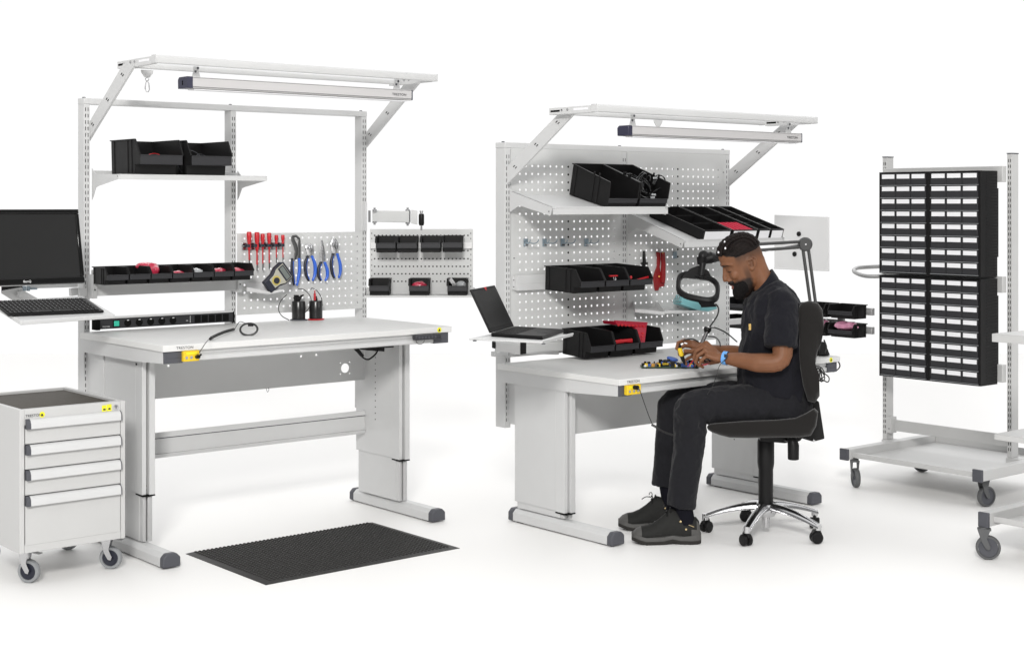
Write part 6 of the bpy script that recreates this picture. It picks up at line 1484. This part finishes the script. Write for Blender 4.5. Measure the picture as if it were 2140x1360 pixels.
# collar
mb = MB(); K = 36; rings = []
def colring(bk, fr, half):
    a, b_ = bp(*bk), bp(*fr); c_ = (a+b_)/2; u = (b_-a)/2; out = []
    for j in range(K):
        q = 2*math.pi*j/K; out.append(c_+u*math.cos(q)+ND*half*math.sin(q))
    return out
Rg = [colring((1616,578),(1582,612),0.066), colring((1611,564),(1578,607),0.066), colring((1614,562),(1572,612),0.070), colring((1625,578),(1563,630),0.084), colring((1632,592),(1561,640),0.094), colring((1627,590),(1566,636),0.088)]
vs = [p for r_ in Rg for p in r_]
mb._add(vs, [(i*K+j,i*K+(j+1)%K,(i+1)*K+(j+1)%K,(i+1)*K+j) for i in range(5) for j in range(K)], 0)
# drop the points of the collar at the throat
for i, p in enumerate(mb.v):
    f = (p-HE).dot(FD)
part(person, 'collar', mb, SHT, smooth=60)
mb = MB()
for px, py in ((1562,628),(1556,650),(1552,672)): pass
q0 = bp(1567,683,0.172)
mb = MB(); mb.obox(q0, FD*0.005, ND*0.003, UP*0.014); part(person, 'chest_badge', mb, mat('badge_gold',(0.55,0.36,0.10),0.5))

# --- trousers
mb = MB()
loft(mb, [side_ring((1552,800),(1690,822),0.165), side_ring((1550,822),(1694,845),0.178), side_ring((1562,852),(1692,866),0.185), side_ring((1590,884),(1684,880),0.170)], n=32, ex=2.4)
limb(mb, [(J(1640,846,0.09),0.088),(J(1590,846,0.105),0.090),(J(1540,845,0.120),0.087),(J(1490,846,0.140),0.079),(J(1450,852,0.155),0.071),(J(1441,870,0.160),0.068)], 20)
limb(mb, [(J(1445,858,0.158),0.072),(J(1442,885,0.163),0.068),(J(1440,925,0.168),0.067),(J(1435,970,0.174),0.066),(J(1429,1010,0.180),0.063)], 20)
mb.tube([J(1429,1010,0.180), J(1426,1035,0.184), J(1423,1058,0.187)], [0.063,0.0625,0.0625], 24)
limb(mb, [(J(1630,842,-0.09),0.088),(J(1580,836,-0.105),0.086),(J(1520,832,-0.115),0.080),(J(1450,834,-0.12),0.074),(J(1412,844,-0.12),0.070),(J(1404,862,-0.118),0.066)], 20)
limb(mb, [(J(1405,850,-0.118),0.069),(J(1402,885,-0.115),0.065),(J(1398,925,-0.110),0.063),(J(1393,965,-0.105),0.060)], 20)
mb.tube([J(1393,965,-0.105), J(1391,990,-0.102), J(1389,1014,-0.100)], [0.060,0.058,0.058], 24)
me = remeshed(mb, 0.0050, 4, 0.5)
KN = J(1452,872,0.16); HPj = J(1610,850,0.1)
wrinkle(me, 0.022, lambda c: 0.35+1.0*math.exp(-((c-KN).length/0.10)**2)+0.7*math.exp(-((c-HPj).length/0.13)**2)+0.4*smst(0.25,0.05,c.z), (13,13,8), 21); wrinkle(me, 0.006, lambda c: 0.3+math.exp(-((c-KN).length/0.13)**2)+math.exp(-((c-HPj).length/0.16)**2), (24,24,30), 5)
body_part(person, 'trousers', me, [TRS])

# --- shoes and socks
def shoe(px_toe, px_heel, n, pyb, ankle_px, lbl):
    D = DC-n; k = D/FPX
    hz = lambda py: EYE-(py-CY)*k
    lx = lambda px: bp(px, CY, n)
    L = (px_heel-px_toe)
    base = lambda t: lx(px_heel-L*t)*1.0
    root = None
    def sec(t, z0, z1, hw, top=0.55, ang=0.0):
        c = lx(px_heel-L*t); c.z = 0
        out = []
        for j in range(24):
            q = 2*math.pi*j/24; c_, s_ = math.cos(q), math.sin(q)
            zz = (z0+z1)/2+(z1-z0)/2*math.copysign(abs(s_)**0.75, s_)
            w = hw*math.copysign(abs(c_)**0.8, c_)
            if s_ > 0: w *= 1-(1-top)*s_
            out.append(c+UP*zz+ND*w)
        return out
    S = [(0.0,0.035,0.060,0.018,0.8),(0.015,0.018,0.100,0.030,0.7),(0.06,0.016,0.118,0.036,0.72),(0.14,0.016,0.122,0.038,0.72),(0.24,0.016,0.128,0.038,0.72),(0.34,0.016,0.150,0.038,0.66),(0.44,0.016,0.158,0.038,0.50),(0.50,0.016,0.138,0.040,0.50),(0.58,0.016,0.116,0.043,0.52),(0.68,0.016,0.094,0.047,0.60),(0.78,0.018,0.080,0.050,0.68),(0.87,0.020,0.075,0.048,0.72),(0.94,0.024,0.066,0.040,0.72),(0.98,0.030,0.054,0.027,0.7),(1.0,0.036,0.046,0.012,0.7)]
    mb = MB(); vs = []
    for s_ in S: vs += sec(*s_)
    kk = len(S)
    mb._add(vs, [(i*24+j,i*24+(j+1)%24,(i+1)*24+(j+1)%24,(i+1)*24+j) for i in range(kk-1) for j in range(24)]+[list(range(23,-1,-1)), [(kk-1)*24+j for j in range(24)]], 0)
    # grey toe guard and heel counter by face position
    for i, f in enumerate(mb.f):
        c = sum((mb.v[j] for j in f), Vector())/len(f)
        t = (c-lx(px_heel)).dot(FD)/((lx(px_toe)-lx(px_heel)).dot(FD))
        if (t > 0.83 and c.z < 0.078) or (t < 0.13 and c.z < 0.062+0.05*(0.13-t)/0.13): mb.m[i] = 1
    o = part(person, 'shoe', mb, [SHU, SHG], smooth=60)
    mb = MB(); out = []
    for t, hw in ((-0.012,0.012),(0.0,0.026),(0.05,0.036),(0.15,0.040),(0.30,0.038),(0.42,0.037),(0.55,0.043),(0.68,0.050),(0.80,0.053),(0.89,0.050),(0.96,0.038),(1.0,0.020),(1.006,0.010)): out.append((t,hw))
    ring = [(t,hw) for t,hw in out]+[(t,-hw) for t,hw in reversed(out)]
    def lift(t): return 0.016*smst(0.80,1.0,t)+0.010*math.exp(-((t-0.40)/0.07)**2)+0.004*smst(0.08,0.0,t)
    lv_ = []
    for zf, inset in ((0.0,0.90),(0.006,0.99),(0.017,1.0)):
        lv_.append([lx(px_heel-L*t)+ND*w*inset+UP*(zf+lift(t)-lx(px_heel-L*t).z) for t, w in ring])
    n_ = len(ring); vs = [p for r_ in lv_ for p in r_]
    mb._add(vs, [(i*n_+j,i*n_+(j+1)%n_,(i+1)*n_+(j+1)%n_,(i+1)*n_+j) for i in range(2) for j in range(n_)]+[list(range(n_-1,-1,-1)),[2*n_+j for j in range(n_)]], 0)
    part(o, 'outsole', mb, SHS)
    mb = MB(); lv_ = []
    for zf, inset in ((0.0172,1.01),(0.026,1.0),(0.033,0.93)):
        lv_.append([lx(px_heel-L*t)+ND*w*inset+UP*(zf+lift(t)*0.9+0.012*smst(0.3,0.0,t)*(zf > 0.02)-lx(px_heel-L*t).z) for t, w in ring])
    vs = [p for r_ in lv_ for p in r_]
    mb._add(vs, [(i*n_+j,i*n_+(j+1)%n_,(i+1)*n_+(j+1)%n_,(i+1)*n_+j) for i in range(2) for j in range(n_)]+[list(range(n_-1,-1,-1)),[2*n_+j for j in range(n_)]], 0)
    part(o, 'midsole', mb, SHG)
    mb = MB()
    for i in range(6):
        t = 0.44+0.055*i; zt = 0.158-0.0105*i-(0.022 if i > 1 else 0.006*i); c = lx(px_heel-L*t); c.z = 0
        mb.tube([c+ND*0.024+UP*(zt-0.014), c+ND*0.008+UP*(zt+0.002), c-ND*0.008+UP*(zt+0.002), c-ND*0.024+UP*(zt-0.014)], 0.0028, 6)
    c = lx(px_heel-L*0.50); c.z = 0.150
    mb.tube(arc(c+FD*0.004+UP*0.012, 0.011, 0, 320, 12, FD*0.7+ND*0.5, UP), 0.002, 6); mb.tube(spline([c, c+FD*0.025+UP*0.0-ND*0.01, c+FD*0.045-UP*0.012-ND*0.012],4), 0.002, 6)
    mb.tube(arc(c+ND*0.012, 0.010, 40, 340, 12, FD*0.4+ND*0.8, UP), 0.002, 6)
    part(o, 'laces', mb, BP)
    cream = MATS.get('cream_trim') or mat('cream_trim',(0.55,0.42,0.22),0.5)
    for t, z, s_ in ((0.30,0.105,1),(0.22,0.070,1)):
        mb = MB(); c = lx(px_heel-L*t); c.z = z; mb.ell(c+ND*0.0385, (0.0048,0.002,0.0048), 12, 8, axes=(FD,ND,UP)); part(o, 'eyelet', mb, cream)
    mb = MB(); c = lx(px_heel-L*0.20); c.z = 0.092; mb.tube([c+ND*0.035, c+ND*0.036-FD*0.030-UP*0.012], 0.0014, 6); part(o, 'trim', mb, cream)
    mb = MB(); c0, c1 = J(*ankle_px[0]), lx(px_heel-L*0.20); c1.z = 0.09
    mb.tube([c0, c0.lerp(c1,0.5), c1], [0.042,0.040,0.040], 20); part(person, 'sock', mb, SOK)
shoe(1321, 1463, 0.185, 1134, [(1426,1045,0.186)], 'near')
shoe(1293, 1430, -0.098, 1106, [(1394,1000,-0.10)], 'far')
# wrist band
mb = MB(); Wc = bp(1516,748,0.134); ax = (bp(1540,753,0.165)-bp(1500,746,0.12)).normalized(); u = UP-ax*ax.z; u.normalize(); w = ax.cross(u)
vs = []; K = 28
for dz, rr_ in ((-0.010,0.0285),(-0.011,0.0305),(0.011,0.0315),(0.010,0.0295)):
    for j in range(K):
        q = 2*math.pi*j/K; vs.append(Wc+ax*dz+u*math.cos(q)*rr_+w*math.sin(q)*rr_*0.98)
mb._add(vs, [(i*K+j,i*K+(j+1)%K,((i+1)%4)*K+(j+1)%K,((i+1)%4)*K+j) for i in range(4) for j in range(K)], 0); o = part(person, 'wrist_band', mb, SKY, smooth=50)
mb = MB(); mb.obox(Wc+u*0.012+ND*0.029-ax*0.004, ax*0.009, u*0.008, ND*0.006); mb.tube([Wc+u*0.004+ND*0.033, Wc-u*0.012+ND*0.036+ax*-0.010], 0.004, 8); part(o, 'snap', mb, NAV, bevel=0.002)
mb = MB(); P = spline([Wc-u*0.006+ND*0.036-ax*0.008, bp(1503,765,0.17), bp(1497,785,0.20), bp(1490,805,0.23), bp(1478,824,0.245)], 6); mb.tube(P, 0.0014, 6)
solo('strap_cord', mb, CBL, 'thin dark cord hanging from the blue wrist band to the lap', 'cord')
# tools held
t = thing('soldering_tool', 'yellow and black soldering handpiece held in the far hand', 'soldering tool', bp(1428,758,-0.04)); mb = MB()
a, b_ = bp(1420,727,-0.040), bp(1425,744,-0.040); mb.tube([a, a.lerp(b_,0.15), b_.lerp(a,0.15), b_], [0.006,0.011,0.011,0.008], 14); part(t, 'grip', mb, YEL)
mb = MB(); c_ = bp(1431,761,-0.046); mb.tube([b_, b_.lerp(c_,0.4), c_], [0.010,0.009,0.005], 12); part(t, 'nozzle', mb, BP); mb = MB(); mb.tube([a+UP*0.016-FD*0.004, a], [0.005,0.007], 10); part(t, 'cable_boot', mb, BP)
mb = MB(); mb.tube([bp(1455,743,-0.01), bp(1447,755,-0.02), bp(1437,766,-0.03)], [0.005,0.003,0.0015], 8)
solo('tweezers', mb, RED, 'thin red tipped probe pinched between both hands', 'probe')
t = thing('test_clip', 'black and red tool loops held under the near palm', 'tool', bp(1478,760,0.08)); mb = MB()
mb.tube(arc(bp(1478,754,0.085), 0.013, 0, 360, 18, FD*0.9, UP*0.7+FD*0.3), 0.0028, 6); mb.tube(spline([bp(1484,756,0.085),bp(1488,760,0.085),bp(1493,756,0.085)],4),0.003,6); part(t, 'loop', mb, BP)
mb = MB(); mb.tube(spline([bp(1462,761,0.08),bp(1474,762,0.082),bp(1484,756,0.085)],5), 0.003, 6); part(t, 'handle', mb, RED2)
WORLD_LO = 0.22
LAMPS = [('key_lamp', (-2.6,-2.4,5.4), (4.8,5.4,1.0), (1.5,1.5), 820, (1.0,0.985,0.96)),
         ('overhead_fill', (8.5,12,12), (8.5,12,0), (52,52), 6500),  # huge unseen overhead panel, added to lift the far floor to white
         ('side_lamp', (7.5,-0.5,3.2), (5.5,5.0,0.8), (1.6,1.6), 45)]
# ---------------------------------------------------------------- studio floor, world, lamps, camera
FLM = mat('studio_floor', (0.885,0.878,0.866), 0.55, spec=0.25, noise_amt=0.006, nscale=3)
me = bpy.data.meshes.new('floor')
me.from_pydata([tuple(VR*a+VF*b_) for a, b_ in ((-14,-8),(14,-8),(14,15),(-14,15))], [], [(0,1,2,3)]); me.materials.append(FLM)
fl_ = bpy.data.objects.new('floor', me); COL.objects.link(fl_); fl_['kind'] = 'structure'; fl_['label'] = 'seamless white studio floor'
w = bpy.data.worlds.new('World'); sc.world = w; w.use_nodes = True; nt = w.node_tree
bg = nt.nodes['Background']; tc = nt.nodes.new('ShaderNodeTexCoord')
vm = nt.nodes.new('ShaderNodeVectorMath'); vm.operation = 'DOT_PRODUCT'; vm.inputs[1].default_value = (S_, C_, 0)
nt.links.new(tc.outputs['Generated'], vm.inputs[0])
mr = nt.nodes.new('ShaderNodeMapRange'); mr.interpolation_type = 'SMOOTHSTEP'
mr.inputs['From Min'].default_value = 0.15; mr.inputs['From Max'].default_value = 0.80; mr.inputs['To Min'].default_value = WORLD_LO; mr.inputs['To Max'].default_value = 1.02
nt.links.new(vm.outputs['Value'], mr.inputs['Value'])
bg.inputs['Color'].default_value = (1,1,1,1); nt.links.new(mr.outputs['Result'], bg.inputs['Strength'])
def area(name, loc, target, size, power, col=(1,1,1)):
    l = bpy.data.lights.new(name, 'AREA'); l.energy = power; l.size = size[0]; l.shape = 'RECTANGLE'; l.size_y = size[1]; l.color = col
    o = bpy.data.objects.new(name, l); COL.objects.link(o); o.location = loc
    o.rotation_euler = (Vector(target)-Vector(loc)).to_track_quat('-Z', 'Y').to_euler(); return o
for a_ in LAMPS: area(*a_)
cam = bpy.data.cameras.new('camera'); co = bpy.data.objects.new('camera', cam); COL.objects.link(co)
cam.sensor_width = 36; cam.sensor_fit = 'HORIZONTAL'; cam.lens = 36*FPX/2140; cam.shift_y = -(680-CY)/2140; cam.clip_end = 200; cam.clip_start = 0.05
co.location = (0,0,EYE); co.rotation_euler = (R(90), 0, -YAW); sc.camera = co
sc.render.engine = 'CYCLES'; sc.view_settings.view_transform = 'Standard'; sc.view_settings.look = 'None'; sc.view_settings.exposure = 0
try:
    sc.cycles.use_denoising = True; sc.cycles.denoiser = 'OPENIMAGEDENOISE'; sc.cycles.max_bounces = 8; sc.cycles.transparent_max_bounces = 8
except Exception: pass
for o in list(sc.objects):
    if '_M' in o: del o['_M']
